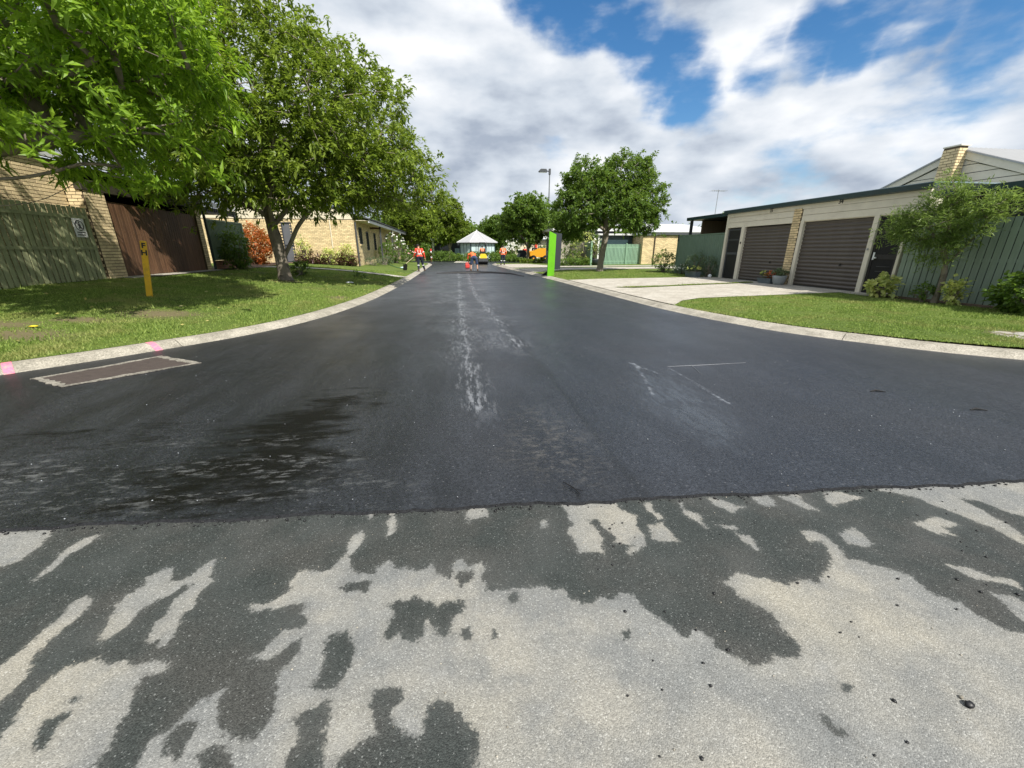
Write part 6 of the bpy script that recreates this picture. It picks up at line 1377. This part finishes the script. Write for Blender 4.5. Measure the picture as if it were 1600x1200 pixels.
# orange loader under the street tree with two workers
LX, LY = atx(839, 50), 50.0
ld = thing('wheel_loader', 'orange compact loader with a dark bucket behind the street tree trunk', 'loader', (LX, LY, .1))
b = MB(); b.prism([(-.95, .55), (-.95, 1.05), (-.55, 1.25), (.15, 1.55), (1.05, 1.55), (1.35, 1.25), (1.35, .7), (1.0, .55)], LY - .55, LY + .55, 'y'); b.v = [(x + LX, y, z + .1) for x, y, z in b.v]; b.build('body', M['orangem'], ld)
for dx in (-.55, .95):
    for dy in (-.68, .68):
        b = MB(); vs = [(LX + dx + r*math.cos(q), LY + dy + w, .48 + r*math.sin(q)) for r, w in ((.12, -.11), (.36, -.11), (.38, -.07), (.38, .07), (.36, .11), (.12, .11)) for q in np.linspace(0, 2*math.pi, 18, endpoint=False)]; b.add(vs, [(i*18+k, i*18+(k+1) % 18, (i+1)*18+(k+1) % 18, (i+1)*18+k) for i in range(5) for k in range(18)]); wh = b.build('wheel', M['rubber'], ld)
        b = MB(); b.lathe([(0, -.09), (.2, -.09), (.2, .09), (0, .09)], 0, 0, 14); b.v = [(LX + dx + x, LY + dy + z, .48 + y) for x, y, z in b.v]; b.build('rim', M['orangem'], wh)
b = MB(); b.prism([(-2.35, .55), (-1.55, .55), (-1.45, 1.05), (-1.55, 1.35), (-2.35, 1.35), (-2.2, .95)], LY - .9, LY + .9, 'y'); b.v = [(x + LX, y, z + .1) for x, y, z in b.v]; b.build('bucket', M['charcoal'], ld)
for dy in (-.45, .45): MB().tube([(LX - .3, LY + dy, 1.35), (LX - 1.0, LY + dy, 1.25), (LX - 1.55, LY + dy, 1.05)], .07, 7).build('lift_arm', M['orangem'], ld)
b = MB(); b.tube([(LX - .45, LY - .5, 1.4), (LX - .35, LY - .5, 2.6), (LX + .25, LY - .5, 2.6), (LX + .3, LY - .5, 1.6)], .04, 7); b.tube([(LX - .45, LY + .5, 1.4), (LX - .35, LY + .5, 2.6), (LX + .25, LY + .5, 2.6), (LX + .3, LY + .5, 1.6)], .04, 7); b.box(LX-.45, LX+.35, LY-.55, LY+.55, 2.6, 2.66); b.build('roll_frame', M['black'], ld)
person('driver in a coral shirt seated on the orange loader', (LX - .1, LY, 1.55), R(90), SIT, M['red'], M['navy'], bands=False)
wx = atx(820, 52); person('worker in a straw hat and coral shirt standing behind the loader bucket', (wx, 52, .1), R(150), STAND, M['red'], M['navy'], hat=M['straw'], bands=False)
wb = thing('marker_post', 'red and white striped marker post above the hedge behind the worker with the shovel', 'post', (atx(673, 58), 58, .1)); cx = atx(673, 58)
for i in range(5): MB().tube([(cx, 58, .1 + i*.3), (cx, 58, .4 + i*.3)], .13, 10).build('stripe', M['redp'] if i % 2 == 0 else M['plastic'], wb)
# the wood that closes the view far beyond the street
n = 9000; az = rng.uniform(R(-42), R(48), n); d = rng.uniform(105, 150, n); hh = 6.2 + 1.6*np.sin(az*23) + 1.1*np.sin(az*51 + 1); P = np.stack([np.sin(az)*d, np.cos(az)*d, rng.uniform(0, 1, n)**.7 * hh], 1)
V, F, ti = clusters(P, np.tile([0, 0, 1.0], (n, 1)), 12, 1.0, .3, .3, 1.0, True, rad=.7); tag(np_mesh('far_wood', V, F, L_DEEP, attrs={'tint': ti}), kind='stuff')
